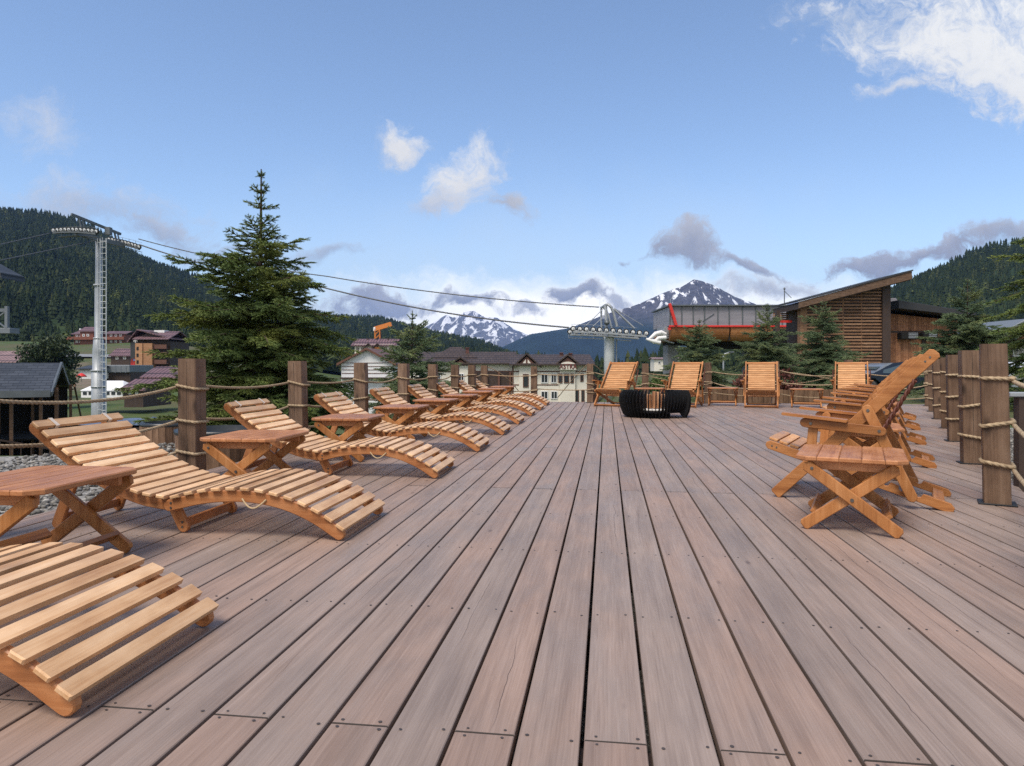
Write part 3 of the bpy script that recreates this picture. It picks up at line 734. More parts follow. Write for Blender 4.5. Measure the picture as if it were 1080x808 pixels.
for k in range(5):
    # near side of the chair has its rear foot at (1.99, 4.38); the middle lies half a chair width deeper
    q = Vector((1.99, 4.38)) + Vector((0.70, 1.84)) * k + pd * 0.49 + Vector((-pd.y, pd.x)) * -0.30
    loc = (q.x, q.y, 0.0)
    if k == 0: chair.location = loc; chair.rotation_euler = (0, 0, CH); tag(chair, CL[0], 'deck chair', 'reclining deck chairs along the right side of the deck')
    else: copy_thing(chair, loc, CH + rng.uniform(-0.03, 0.03), CL[k])
for (u, d, rz, lab) in ((651, 15.0, -113, 'back deck chair left of the fire pit, turned slightly to the right'), (722, 14.75, -107, 'back deck chair standing right behind the right end of the fire pit'),
                        (803, 14.6, -102, 'back deck chair facing the camera squarely, between two small tables'), (898, 14.9, -108, 'rightmost back deck chair, seen over the right-hand row of armrests')):
    x, y = P(u, d); c = copy_thing(chair, (x, y, 0), radians(rz), lab); c['group'] = 'deck chairs along the back of the deck'

# ------------------------------------------------------------------ black fin fire pit with firewood
fx, fy = P(690, 11.75)
pit = empty('fire_pit', (fx, fy, 0), TH, 'round black steel fire pit of upright fins standing on the deck', 'fire pit')
mb = MB(); NF = 56
for k in range(NF):
    a = 2 * pi * k / NF + 0.03
    sw = radians(5)
    # azimuth: -pi/2 faces the camera
    front = -sin(a)
    if cos(a) > 0.80 and front > -0.25: prof = [(.33, .44), (.56, .445), (.595, .36), (.60, .22), (.575, .09), (.53, .0), (.47, .04), (.42, .13), (.36, .17), (.33, .2)]
    elif cos(a) > 0.25: i0 = .49 - .2 * max(0, abs(cos(a)) - .55) / .45; prof = [(i0, .44), (.53, .445), (.57, .38), (.575, .27), (.54, .17), (.5, .12), (i0 - .03, .10)]
    else: i0 = .49 - .2 * max(0, abs(cos(a)) - .55) / .45; prof = [(i0, .44), (.52, .445), (.575, .38), (.59, .27), (.56, .15), (.52, .05), (.47, .004), (i0 - .06, .004)]
    ca, sa = cos(a), sin(a); dr = Vector((cos(a + sw), sin(a + sw)))
    base = Vector((ca * 0.27, sa * 0.27))
    def to3(x, y, t, base=base, dr=dr):
        p = base + dr * (x - 0.27) + Vector((-dr.y, dr.x)) * t
        return (p.x, p.y, y)
    mb.prism(prof, -0.003, 0.003, to3, 0, 0)
mb.build('fins', [M['black']], pit)
mb = MB(); mb.lathe([(0.26, 0.0), (0.27, 0.1), (0.25, 0.105), (0.02, 0.11)], n=28, smooth=False); mb.build('base', [M['black']], pit)
mb = MB(); mb.lathe([(0.44, 0.085), (0.44, 0.10), (0.46, 0.10), (0.46, 0.085), (0.44, 0.085)], n=40, smooth=False); mb.build('ring', [M['black']], pit)
mb = MB(); mb.lathe([(0.22, 0.1125), (0.15, 0.135), (0.02, 0.14)], n=18); mb.build('ash_bed', [M['ash']], pit)
for k, (dx, dy, w, h, t) in enumerate(((-.09, -.06, .085, .235, .07), (-.01, -.10, .075, .285, .02), (.06, -.06, .09, .275, -.03), (.125, -.02, .07, .235, -.13), (.02, .04, .09, .26, .05), (-.07, .06, .08, .21, -.05))):
    mb = MB(); a = rng.random() * 6
    o = [(w * .5 * cos(a + q), w * .5 * sin(a + q)) for q in (0, 1.1, 2.0, 3.3, 4.6)]
    mb.prism(o, 0, h, lambda x, y, z: (x - t * z * .6, y, z), 0.006)
    l = mb.build('firewood_log', [M['log']]); l.location = (fx + dx * RX + dy * FX, fy + dx * RY + dy * FY, 0.142); l.rotation_euler = (0, 0, TH)
    tag(l, 'upright split log of pale orange wood in the bundle inside the fire pit', 'firewood', 'split logs standing in the fire pit')

# ------------------------------------------------------------------ posts and ropes
def make_post(h, w, lean, seed):
    rr = random.Random(seed); root = empty('rope_post', (0, 0, 0)); mb = MB(); nz = 9; c = 0.006
    ring = [(-w / 2 + c, -w / 2), (w / 2 - c, -w / 2), (w / 2, -w / 2 + c), (w / 2, w / 2 - c), (w / 2 - c, w / 2), (-w / 2 + c, w / 2), (-w / 2, w / 2 - c), (-w / 2, -w / 2 + c)]
    vs = []; gr = []; o1 = rr.random() * 40
    for k in range(nz + 1):
        z = 0.006 + (h - 0.006) * k / nz; s = 1.0
        if k == nz: s = 0.975
        for x, y in ring:
            vs.append((x * s + lean[0] * z + rr.uniform(-.0008, .0008), y * s + lean[1] * z + rr.uniform(-.0008, .0008), z)); gr.append((z + o1, x + o1, y))
    fs = [(k * 8 + i, k * 8 + (i + 1) % 8, (k + 1) * 8 + (i + 1) % 8, (k + 1) * 8 + i) for k in range(nz) for i in range(8)] + [tuple(nz * 8 + i for i in range(8)), tuple(range(7, -1, -1))]
    mb.add(vs, fs, 0, gr, rr.random()); 
    # a long drying crack: a dark groove strip standing 1 mm proud
    x = rr.uniform(-.02, .03); pts = [(x + rr.uniform(-.003, .003), h * (0.12 + 0.86 * q / 10)) for q in range(11)]
    for (xa, za), (xb, zb) in (zip(pts, pts[1:]) if seed < 130 or seed % 2 else ()):
        q = rr.uniform(.0006, .0018)
        mb.add([(xa - q + lean[0] * za, -w / 2 - .0012 + lean[1] * za, za), (xa + q + lean[0] * za, -w / 2 - .0012 + lean[1] * za, za), (xb + q + lean[0] * zb, -w / 2 - .0012 + lean[1] * zb, zb), (xb - q + lean[0] * zb, -w / 2 - .0012 + lean[1] * zb, zb)], [(0, 1, 2, 3)], 1)
    mb.build('timber', [M['post'], M['interior']], root)
    mb = MB(); mb.box((-w / 2 - 0.03, -w / 2 - 0.012, 0.001), (w / 2 + 0.03, w / 2 + 0.012, 0.010), 0.002); mb.build('base_plate', [M['blackplate']], root)
    return root
POST_W = 0.145
def put_post(x, y, rz, h, lab, grp, seed, lean=(0, 0), w=POST_W):
    r = make_post(h, w, lean, seed); r.location = (x, y, 0); r.rotation_euler = (0, 0, rz); tag(r, lab, 'fence post', grp); return (x, y, rz, h)
left_u = [(203, 5.3, .905), (315.5, 7.1, .90), (381.5, 8.85, .89), (426, 10.5, .885), (457, 12.1, .88), (480, 13.7, .875), (498, 15.1, .87), (511.5, 16.25, .86)]
LP = []
LP.append(put_post(-3.08, 3.0, 0.0, .90, 'dark timber rope post just outside the left photo edge', 'rope posts along the left side', 90))
ln = ['nearest dark timber post of the left rope fence, cracked down its middle', 'second timber post of the left rope fence, before the big spruce', 'third timber post of the left rope fence, right of the big spruce', 'fourth timber post of the left rope fence, before the small spruce',
      'fifth timber post of the left rope fence', 'sixth timber post of the left rope fence', 'seventh timber post of the left rope fence, last but one', 'corner timber post at the far end of the left rope fence']
for i, (u, d, h) in enumerate(left_u):
    x, y = P(u, d); LP.append(put_post(x, y, rng.uniform(-.04, .04), h, ln[i], 'rope posts along the left side', 100 + i, (rng.uniform(-.02, .0), rng.uniform(-.008, .008))))
BP = []
bn_ = ['leftmost timber post of the back rope fence, before the cream hotel', 'timber post of the back rope fence left of the leftmost back deck chair', 'timber post of the back rope fence just behind the fire pit',
       'timber post of the back rope fence behind the small table right of the fire pit', 'timber post of the back rope fence at the right shoulder of the square-on deck chair', 'timber post of the back rope fence behind the rightmost back deck chair']
for i, (u, h) in enumerate(((563.3, .84), (622.3, .90), (680.5, .905), (746.5, .93), (817.5, .955), (895, .985))):
    q = P(u, 1.0); d = 16.35 / q[1]; x, y = P(u, d); BP.append(put_post(x, y, rng.uniform(-.03, .03), h, bn_[i], 'rope posts along the back', 120 + i))
RPp = []
RPp.append(put_post(1.68, 2.84, -radians(21), .97, 'dark timber rope post just outside the right photo edge', 'rope posts along the right side', 91))
rn = ['nearest and tallest-looking dark timber post of the right rope fence', 'second timber post of the right rope fence', 'third timber post of the right rope fence', 'fourth timber post of the right rope fence', 'fifth timber post of the right rope fence', 'sixth timber post of the right rope fence', 'seventh and farthest timber post of the right rope fence']
for i, (x, y) in enumerate(((2.385, 4.69), (3.15, 6.60), (3.90, 8.52), (4.60, 10.25), (5.27, 12.05), (6.02, 14.0), (6.75, 15.9))):
    RPp.append(put_post(x, y, -radians(21 + (2, -9, -6, 14, -3, 4, 0)[i]), (.985, .985, .975, .965, .96, .96, .96)[i], rn[i], 'rope posts along the right side', 140 + i, (rng.uniform(-.024, -.006), rng.uniform(-.01, .01)), .14))

def rope_mesh(pts, R, step, name, lobes=3, nper=4):
    """three-strand laid rope along a poly-line"""
    P3 = [Vector(p) for p in pts]; out = [P3[0]]; 
    for a, b in zip(P3, P3[1:]):
        n = max(1, int((b - a).length / step))
        for k in range(1, n + 1): out.append(a.lerp(b, k / n))
    mb = MB(); N = lobes * nper; vs = []; gr = []; up = None; L = 0
    for i, p in enumerate(out):
        t = out[min(i + 1, len(out) - 1)] - out[max(i - 1, 0)]
        if t.length < 1e-8: t = Vector((0, 1, 0))
        t.normalize()
        if up is None: up = t.orthogonal().normalized()
        up = (up - t * up.dot(t)).normalized(); b = t.cross(up)
        if i: L += (p - out[i - 1]).length
        for k in range(N):
            a = 2 * pi * k / N; r = R * (0.70 + 0.36 * abs(cos(lobes * a / 2)))
            aa = a + L / R * 0.75
            vs.append(tuple(p + (up * cos(aa) + b * sin(aa)) * r)); gr.append((L, a * 0.05, L * 0.02))
    fs = [(i * N + k, i * N + (k + 1) % N, (i + 1) * N + (k + 1) % N, (i + 1) * N + k) for i in range(len(out) - 1) for k in range(N)]
    mb.add(vs, fs, 0, gr, 0.5, True)
    return mb.mesh(name, [M['rope']])
def rope_run(posts, zf, sag, R, step, side, name, label, grp, seed, w=POST_W, jitter=0.012):
    """side=+1: rope arrives and leaves on the outer face; each post carries a full turn"""
    rr = random.Random(seed); pts = []; prev = None
    for k, (x, y, rz, h) in enumerate(posts):
        zz = zf * h + rr.uniform(-jitter, jitter); o = w / 2 + R * 0.9
        c, s = cos(rz), sin(rz); tl = rr.uniform(-0.018, 0.018)
        a0 = Vector(posts[k - 1][:2]) if k else None; 
        loop = [(o, -o), (o, o), (-o, o), (-o, -o)]
        # rotate so that the loop starts at the corner nearest the previous post and on the outer side
        st = 0 if side > 0 else 3
        seq = [loop[(st + (j if side > 0 else -j)) % 4] for j in range(6)]
        ring = []
        for j, (lx, ly) in enumerate(seq):
            e = 0.86
            ring.append(Vector((x + (lx * c - ly * s), y + (lx * s + ly * c), zz + tl * lx / o + R * 0.75 * (j - 2.5) * 0.5)))
        if pts:
            a = pts[-1]; b = ring[0]; n = 14; sg = sag * (0.4 + 1.1 * rr.random())
            for j in range(1, n): 
                q = j / n; p = a.lerp(b, q); p.z -= sg * 4 * q * (1 - q); pts.append(p)
        # round the corners a little
        for j in range(len(ring)):
            p = ring[j]
            if 0 < j < len(ring) - 1:
                a = p.lerp(ring[j - 1], 0.12); b = p.lerp(ring[j + 1], 0.12); m = (a + b) / 2 * 0.5 + p * 0.5
                pts += [a, m, b]
            else: pts.append(p)
    me = rope_mesh(pts, R, step, name); o = link(bpy.data.objects.new(name, me)); tag(o, label, 'rope', grp)
lv = ['top', 'middle', 'bottom']
# left: heights as fractions of the post
for i, f in enumerate((0.755, 0.495, 0.225)):
    rope_run(LP, f, 0.045, 0.0112, 0.006, -1, 'rope', f'{lv[i]} rope of the left post fence, wound once round each post', 'ropes of the left fence', 200 + i)
for i, f in enumerate((0.775, 0.51, 0.245)):
    rope_run(RPp, f, 0.05, 0.0125, 0.006, 1, 'rope', f'{lv[i]} rope of the right post fence, wound once round each post', 'ropes of the right fence', 210 + i, .14)
back = BP[1:] + [RPp[-1]]
for i, f in enumerate((0.76, 0.50, 0.24)):
    rope_run(back, f, 0.10, 0.0125, 0.02, 1, 'rope', f'{lv[i]} slack rope of the back post fence', 'ropes of the back fence', 220 + i, POST_W, 0.03)
for i, f in enumerate((0.74, 0.33)):
    rope_run([LP[-1], BP[0], BP[1]], f, 0.03, 0.0125, 0.02, 1, 'rope', f"{('upper', 'lower')[i]} rope across the far left corner before the cream hotel", 'ropes of the far left corner', 230 + i)
def loose_rope(a, b, sag, label):
    a = Vector(a); b = Vector(b); pts = []
    for j in range(21):
        q = j / 20; p = a.lerp(b, q); p.z -= sag * 4 * q * (1 - q); pts.append(p)
    o = link(bpy.data.objects.new('rope', rope_mesh(pts, 0.0125, 0.03, 'rope'))); tag(o, label, 'rope', 'loose ropes at the far end')
x8, y8 = LP[-1][:2]; xb, yb = BP[1][:2]
loose_rope((x8 + .05, y8, .83), (P(547, 17.6)[0], P(547, 17.6)[1], .22), -0.09, 'loose rope drooping from the corner post down behind the last lounger')
loose_rope((xb - .05, yb, .90), (P(588, 18.2)[0], P(588, 18.2)[1], .02), -0.03, 'loose rope slanting from a back post top down to the left')
loose_rope((xb + .05, yb, .90), (P(640, 17.4)[0], P(640, 17.4)[1], .55), -0.04, 'loose rope slanting from a back post top to the right behind the chair')
x5, y5 = BP[2][:2]; x6, y6 = BP[3][:2]
loose_rope((x5, y5 + .09, .62), (x6 - .2, y6 + .09, .34), -0.02, 'loose rope crossing between the two back posts behind the fire pit')
x7, y7 = BP[4][:2]; x9, y9 = BP[5][:2]
loose_rope((x7, y7 + .09, .72), (x9, y9 + .09, .46), -0.05, 'loose rope crossing behind the small table at the back right')
loose_rope((x7, y7 + .1, .44), (x9, y9 + .1, .74), 0.09, 'second loose rope crossing behind the small table at the back right')

# ------------------------------------------------------------------ ground
def sst(a, b, x):
    t = np.clip((np.asarray(x, float) - a) / (b - a), 0, 1); return t * t * (3 - 2 * t)
def ground_z(u, d):
    """height of the ground by bearing (pixel column) and distance"""
    u = np.asarray(u, float); d = np.asarray(d, float)
    low = np.interp(d, [0, 6, 9, 12, 18, 25, 60, 90, 150, 200, 300, 450, 700, 7000], [-.17, -.19, -.3, -.7, -2.0, -3.2, -4.2, -5.0, -3.6, 1.0, 10.5, 18, 26, 26])
    mid = np.interp(d, [0, 6, 9, 12, 18, 25, 60, 90, 200, 450, 7000], [-.17, -.19, -.3, -.7, -1.8, -3.0, -4.4, -5.2, -8, -6, -6])
    high = np.interp(d, [0, 16, 20, 26, 45, 70, 120, 300, 7000], [-.17, -.17, -.22, -.42, -.55, -.6, -1.0, -4, -6])
    k1 = sst(150, 430, u); k2 = sst(612, 668, u)
    return (low * (1 - k1) + mid * k1) * (1 - k2) + high * k2
def gz(u, d): return float(ground_z(u, d))
def build_ground():
    az = np.concatenate([np.linspace(-pi, -0.95, 40), np.linspace(-0.93, 0.93, 190), np.linspace(0.95, pi, 40)])   # bearing off the camera axis, to the right
    dist = np.concatenate([[0.0], np.geomspace(1.2, 40, 60), np.geomspace(42, 9000, 60)])
    A, D = np.meshgrid(az, dist)
    ca = np.maximum(np.cos(A), 0.2); u = np.clip(540 + FPX * np.tan(np.clip(A, -1.35, 1.35)), -900, 2400)
    r = D * np.sin(A); d = D * np.cos(A)
    zz = ground_z(u, np.where(np.cos(A) > 0, d, 0))
    zz = zz + np.where(D > 25, 0.25 * np.sin(r * 0.11) * np.sin(d * 0.07) * np.minimum(D / 60, 2), 0)
    X = FX * d + RX * r; Y = FY * d + RY * r
    nA, nD = len(az), len(dist)
    V = np.stack([X, Y, zz], -1).reshape(-1, 3)
    i = np.arange(nD - 1)[:, None] * nA + np.arange(nA - 1)[None, :]
    F = np.stack([i, i + 1, i + nA + 1, i + nA], -1).reshape(-1, 4)
    gravel = np.where((D < 11) & (X < 5), 1.0, 0.0); gravel = np.maximum(gravel, np.where((X > 1.5) & (D < 14) , 1.0, 0))
    dirt = np.clip(np.exp(-((u - 175) / 60) ** 2) * np.exp(-((D - 22) / 8) ** 2) * 1.4, 0, 1)
    dirt = np.maximum(dirt, np.clip(0.55 * np.exp(-((u - 90) / 120) ** 2) * np.exp(-((np.log(np.maximum(D, 1)) - np.log(190)) / 0.45) ** 2), 0, 1))
    me = np_mesh('ground', V, F, [mat_ground()], {'gravel': gravel.ravel(), 'dirt': dirt.ravel()}, smooth=True)
    tag(link(bpy.data.objects.new('ground', me)), kind='structure')
def mat_ground():
    m = NT('ground_soil_grass'); t = m.n('ShaderNodeTexCoord').outputs['Object']; g = m.attr('gravel'); di = m.attr('dirt')
    vo = m.n('ShaderNodeTexVoronoi', i_Vector=t, i_Scale=28.0); vc = m.n('ShaderNodeSeparateColor', i_0=vo.outputs['Color']).outputs[0]
    gr = m.ramp(vc, [(0.0, (0.13, 0.125, 0.115)), (0.5, (0.25, 0.24, 0.22)), (1.0, (0.42, 0.40, 0.37))])
    n = m.noise(t, 0.22, 6, 0.65); n2 = m.noise(t, 6.0, 4, 0.7)
    gs = m.ramp(m.math('ADD', m.math('MULTIPLY', n, 0.6), m.math('MULTIPLY', n2, 0.4)), [(0.3, (0.03, 0.055, 0.014)), (0.5, (0.06, 0.098, 0.026)), (0.66, (0.12, 0.13, 0.05))])
    n3 = m.noise(t, 0.035, 5, 0.7); gs = m.mix(m.maprange(n3, 0.42, 0.6), gs, m.mix(n2, (0.05, 0.06, 0.022), (0.15, 0.125, 0.07)))
    so = m.ramp(n2, [(0.3, (0.12, 0.09, 0.065)), (0.7, (0.24, 0.19, 0.14))])
    nn = m.math('MULTIPLY', m.math('SUBTRACT', n, 0.5), 1.2)
    c = m.mix(m.maprange(m.math('ADD', di, nn), 0.35, 0.6), gs, so)
    c = m.mix(m.maprange(g, 0.35, 0.65), c, gr)
    return m.out(c, 0.9, m.bump(m.math('ADD', m.math('MULTIPLY', vo.outputs['Distance'], m.math('MULTIPLY', g, -1.0)), n2), 0.5, 0.02), spec=0.2)
build_ground()
def sheet(name, pts, mat, off=0.012):
    """flat paved area given as (u, d) corners"""
    n = 14; mb = MB(); A, B, C_, D_ = [Vector(P(*p)) for p in pts]; vs = []
    for i in range(n + 1):
        for j in range(n + 1):
            a = A.lerp(B, i / n); b = D_.lerp(C_, i / n); q = a.lerp(b, j / n)
            r = q.x * RX + q.y * RY; d = q.x * FX + q.y * FY
            vs.append((q.x, q.y, gz(540 + FPX * r / d, d) + off))
    mb.add(vs, [(i * (n + 1) + j, (i + 1) * (n + 1) + j, (i + 1) * (n + 1) + j + 1, i * (n + 1) + j + 1) for i in range(n) for j in range(n)], 0, None, None, True)
    return tag(mb.build(name, [mat]), kind='structure')
sheet('parking_lot', [(850, 26), (1500, 22), (1500, 42), (850, 42)], M['asphalt'], 0.03)
sheet('village_road', [(-60, 232), (135, 222), (135, 232), (-60, 246)], M['concrete'], 0.5)
# pebbles
def pebbles(name, spots, n, seed):
    r = np.random.default_rng(seed)
    ph = (1 + 5 ** .5) / 2
    ico = np.array([(-1, ph, 0), (1, ph, 0), (-1, -ph, 0), (1, -ph, 0), (0, -1, ph), (0, 1, ph), (0, -1, -ph), (0, 1, -ph), (ph, 0, -1), (ph, 0, 1), (-ph, 0, -1), (-ph, 0, 1)]) / 1.9
    fc = np.array([(0, 11, 5), (0, 5, 1), (0, 1, 7), (0, 7, 10), (0, 10, 11), (1, 5, 9), (5, 11, 4), (11, 10, 2), (10, 7, 6), (7, 1, 8), (3, 9, 4), (3, 4, 2), (3, 2, 6), (3, 6, 8), (3, 8, 9), (4, 9, 5), (2, 4, 11), (6, 2, 10), (8, 6, 7), (9, 8, 1)])
    c = spots(r, n); s = r.uniform(0.010, 0.028, (n, 1)) * r.uniform(0.6, 1.3, (n, 3)); s[:, 2] *= 0.65
    a = r.uniform(0, 6.28, n); V = ico[None] * s[:, None, :]
    x = V[..., 0] * np.cos(a)[:, None] - V[..., 1] * np.sin(a)[:, None]; y = V[..., 0] * np.sin(a)[:, None] + V[..., 1] * np.cos(a)[:, None]
    V = np.stack([x, y, V[..., 2]], -1) + c[:, None, :]
    F = (fc[None] + (np.arange(n) * 12)[:, None, None]).reshape(-1, 3)
    m = NT(name + '_stone'); rr = m.attr('rnd'); cc = m.ramp(rr, [(0.0, (0.07, 0.067, 0.063)), (0.5, (0.165, 0.155, 0.14)), (0.8, (0.23, 0.215, 0.19)), (1.0, (0.38, 0.36, 0.33))])
    me = np_mesh(name, V.reshape(-1, 3), F, [m.out(cc, 0.85)], {'rnd': np.repeat(r.random(n), 12)}, smooth=True)
    tag(link(bpy.data.objects.new(name, me)), 'pale grey pebbles spread beside the deck', None, None, 'stuff')
def left_spots(r, n):
    x = -3.3 - r.random(n) ** 1.4 * 3.2; y = 2.2 + r.random(n) * 7.5; return np.stack([x, y, -0.185 + r.random(n) * 0.02], -1)
def right_spots(r, n):
    y = 3.0 + r.random(n) ** 1.2 * 9; x = 2.75 + (y - 4.67) * 0.3875 + r.random(n) ** 1.3 * 3.0; return np.stack([x, y, -0.172 + r.random(n) * 0.02], -1)
pebbles('gravel', left_spots, 9000, 1); pebbles('gravel', right_spots, 11000, 2)

# ------------------------------------------------------------------ spruces
def twig_proto(nn, seed):
    r = np.random.default_rng(seed); T = []
    for k in range(nn):
        q = (k + 0.5) / nn; a = k * 2.4; 
        rad = (1.0 if q < 0.75 else 1.0 - (q - 0.75) * 2.0); b = np.array([q, 0, 0])
        out = np.array([0.14, cos(a) * rad, sin(a) * rad * 0.8]); out = out + np.array([0.16 * rad, 0, 0])
        sd = np.array([0.055, -sin(a) * 0.18, cos(a) * 0.18])
        T.append([b - sd, b + sd, b + out])
    for a in (0.0, 1.57): 
        w = np.array([0, cos(a), sin(a)]) * 0.34; T.append([-w, w, np.array([1.03, 0, 0])])
    return np.array(T)
def spruce_mesh(H, R, seed, spacing=0.26, nn=14, twig=0.03, step=0.085, open_top=1.0, bare=0.04, mat=None, droop=0.0, prof=None):
    r = random.Random(seed); tr = MB(); tw = []         # (pos, dir, len, rad, rnd, tip)
    n = 12; tp = [(0.02 * sin(3 * k / n + seed), 0.02 * cos(2.3 * k / n + seed), -0.25 + (H + 0.25) * k / n) for k in range(n + 1)]
    tr.tube(tp, [0.013 * H * (1 - k / n) ** 0.9 + 0.008 for k in range(n + 1)], 8)
    def axis(z): 
        k = (z + 0.25) / (H + 0.25) * n; return Vector((0.02 * sin(3 * k / n + seed), 0.02 * cos(2.3 * k / n + seed), z))
    def add_twig(p, d, L, rad, rn, tip): tw.append((p.x, p.y, p.z, d.x, d.y, d.z, L, rad, rn, tip))
    # leader
    for k in range(int(H * 0.12 / 0.05)):
        z = H * 0.88 + k * 0.05
        if z < H: add_twig(axis(z), Vector((0, 0, 1)), 0.08, twig * 0.8, r.random(), 0.4)
    z = H * bare; whorls = []
    while z < H - 0.05:
        t = 1 - z / H
        whorls.append((z, True)); whorls.append((z + spacing * 0.5, False)); z += spacing * (0.75 + 0.5 * r.random()) * (0.8 + 0.35 * (1 - t))
    for z, main in whorls:
        if z > H - 0.06: continue
        t = (H - z) / H
        Lm = R * min(1.0, (t * 1.12) ** 0.92 if t > .25 else (0.28 * (t / .25) ** 0.8) * open_top + 0.0) * (1 if main else 0.6)
        if prof: Lm = float(np.interp(t, [p[0] for p in prof], [p[1] for p in prof])) * (1 if main else 0.7)
        if z < H * 0.12: Lm *= 0.88
        nb = r.randint(6, 8) if main else r.randint(4, 6)
        if t < 0.45: nb = r.randint(4, 6) if main else r.randint(1, 3)
        if t < 0.2: nb = r.randint(4, 5) if main else r.randint(0, 1)
        ph = r.random() * 6.28
        for b in range(nb):
            L = Lm * r.uniform(0.6, 1.25); 
            if L < 0.05: L = 0.05
            a = ph + 6.283 * b / nb + r.uniform(-.25, .25)
            el0 = np.interp(t, [0, 0.12, 0.35, 0.7, 1], [1.05, 0.72, 0.32, 0.02 - droop, -0.12 - droop]) + r.uniform(-.3, .22)
            hd = Vector((cos(a), sin(a), 0)); pts = [axis(z)]; el = el0; ns = max(3, int(L / 0.12)); dirs = []
            for k in range(ns):
                q = k / ns; e = el0 - 0.35 * q * (1 if t > .25 else 0) + 0.5 * max(0, q - 0.6) * (1 if t > .3 else .4)
                d = hd * cos(e) + Vector((0, 0, sin(e))); a2 = r.uniform(-.06, .06); d = Matrix.Rotation(a2, 3, 'Z') @ d
                dirs.append(d); pts.append(pts[-1] + d * (L / ns))
            tr.tube(pts, [0.0045 + 0.012 * L * (1 - k / ns) for k in range(ns + 1)], 4, 0, 0.3, False)
            rb = r.random(); tipk = r.random()
            dist = max(0.10 * L, 0.04); side = 1
            while dist < L:
                q = dist / L; k = min(ns - 1, int(q * ns)); p = pts[k].lerp(pts[k + 1], q * ns - k); d = dirs[k]
                up = Vector((0, 0, 1)); sd = d.cross(up).normalized()
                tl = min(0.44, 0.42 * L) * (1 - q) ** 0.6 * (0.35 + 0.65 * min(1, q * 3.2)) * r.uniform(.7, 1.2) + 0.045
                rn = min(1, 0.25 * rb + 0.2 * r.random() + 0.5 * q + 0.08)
                for s in (-1, 1):
                    dv = (d * 0.72 + sd * s * r.uniform(.35, .9) + up * r.uniform(-.55, .3)).normalized()
                    add_twig(p, dv, tl, twig, rn * r.uniform(.7, 1.1), tipk)
                    if tl > 0.15:
                        x = 0.075
                        while x < tl * 0.92:
                            pp = p + dv * x; s2 = sd * s
                            for s3 in (-1, 1):
                                cr = dv.cross(up).normalized() * s3
                                dw = (dv * 0.75 + cr * 0.7 + up * r.uniform(-.45, .2)).normalized()
                                add_twig(pp, dw, (tl - x) * 0.55 + 0.035, twig * 0.95, min(1, rn * r.uniform(.75, 1.2)), tipk)
                            x += 0.085
                if r.random() < 0.5: add_twig(p, (d * 0.7 + up * r.choice((-.7, .6))).normalized(), 0.07, twig * .9, rn * .8, tipk)
                dist += step * (0.8 + 0.4 * r.random())
            add_twig(pts[-2], dirs[-1], L / ns + 0.05, twig, min(1, .75 + .25 * r.random()), 1.0 * tipk)
    A = np.array(tw, dtype=float); p = A[:, 0:3]; d = A[:, 3:6]; d /= np.linalg.norm(d, axis=1, keepdims=True)
    upv = np.tile(np.array([0.03, 0.05, 1.0]), (len(A), 1)); s = np.cross(upv, d); s /= np.maximum(np.linalg.norm(s, axis=1, keepdims=True), 1e-6); w = np.cross(d, s)
    proto = twig_proto(nn, seed); m = len(proto)
    V = (p[:, None, None, :] + proto[None, :, :, 0:1] * (d * A[:, 6:7])[:, None, None, :] + proto[None, :, :, 1:2] * (s * A[:, 7:8])[:, None, None, :] + proto[None, :, :, 2:3] * (w * A[:, 7:8])[:, None, None, :])
    V = V.reshape(-1, 3); F = np.arange(len(V)).reshape(-1, 3)
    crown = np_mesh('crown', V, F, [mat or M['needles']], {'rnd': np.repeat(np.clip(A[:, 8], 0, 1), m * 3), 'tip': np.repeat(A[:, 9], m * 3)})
    return tr.mesh('trunk', [M['bark']]), crown
def put_tree(meshes, name, loc, rz, sc, label, cat, grp=None):
    e = empty(name, loc, rz, label, cat, grp); e.scale = sc if isinstance(sc, tuple) else (sc, sc, sc)
    link(bpy.data.objects.new('trunk', meshes[0]), e); link(bpy.data.objects.new('crown', meshes[1]), e); return e
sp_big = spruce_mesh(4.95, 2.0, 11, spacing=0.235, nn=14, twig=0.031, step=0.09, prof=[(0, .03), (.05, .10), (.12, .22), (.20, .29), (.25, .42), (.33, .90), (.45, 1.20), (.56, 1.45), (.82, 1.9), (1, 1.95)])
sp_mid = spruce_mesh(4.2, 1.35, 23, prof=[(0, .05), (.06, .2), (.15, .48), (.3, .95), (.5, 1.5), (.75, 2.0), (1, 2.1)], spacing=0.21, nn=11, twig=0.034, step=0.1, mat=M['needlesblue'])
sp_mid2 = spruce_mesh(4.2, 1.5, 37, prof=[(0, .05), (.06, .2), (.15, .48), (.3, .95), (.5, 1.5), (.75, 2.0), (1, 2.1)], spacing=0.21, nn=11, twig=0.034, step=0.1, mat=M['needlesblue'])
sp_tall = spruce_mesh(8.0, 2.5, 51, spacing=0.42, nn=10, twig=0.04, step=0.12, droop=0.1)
def tree_at(meshes, u, d, vtop, Hm, label, rz, widen=1.0, grp='spruces around the deck', name='spruce_tree'):
    x, y = P(u, d); g = gz(u, d); s = (Z(vtop, d) - g) / Hm
    return put_tree(meshes, name, (x, y, g), rz, (s * widen, s * widen, s), label, 'spruce tree', grp)
tree_at(sp_big, 274, 11.6, 178, 4.95, 'big dense green spruce behind the left rope fence, tallest tree against the sky', 0.4, 1.1)
tree_at(sp_mid, 435, 27, 328, 4.2, 'small spruce left of the cream hotel, behind the left rope fence', 1.0, 1.0)
tree_at(sp_mid, 738, 24, 336, 4.2, 'spruce in front of the station hull, behind the middle back deck chair', 2.3, 1.12)
tree_at(sp_mid2, 809, 24, 320, 4.2, 'spruce at the left corner of the lodge, behind the square-on deck chair', 0.2, 0.92)
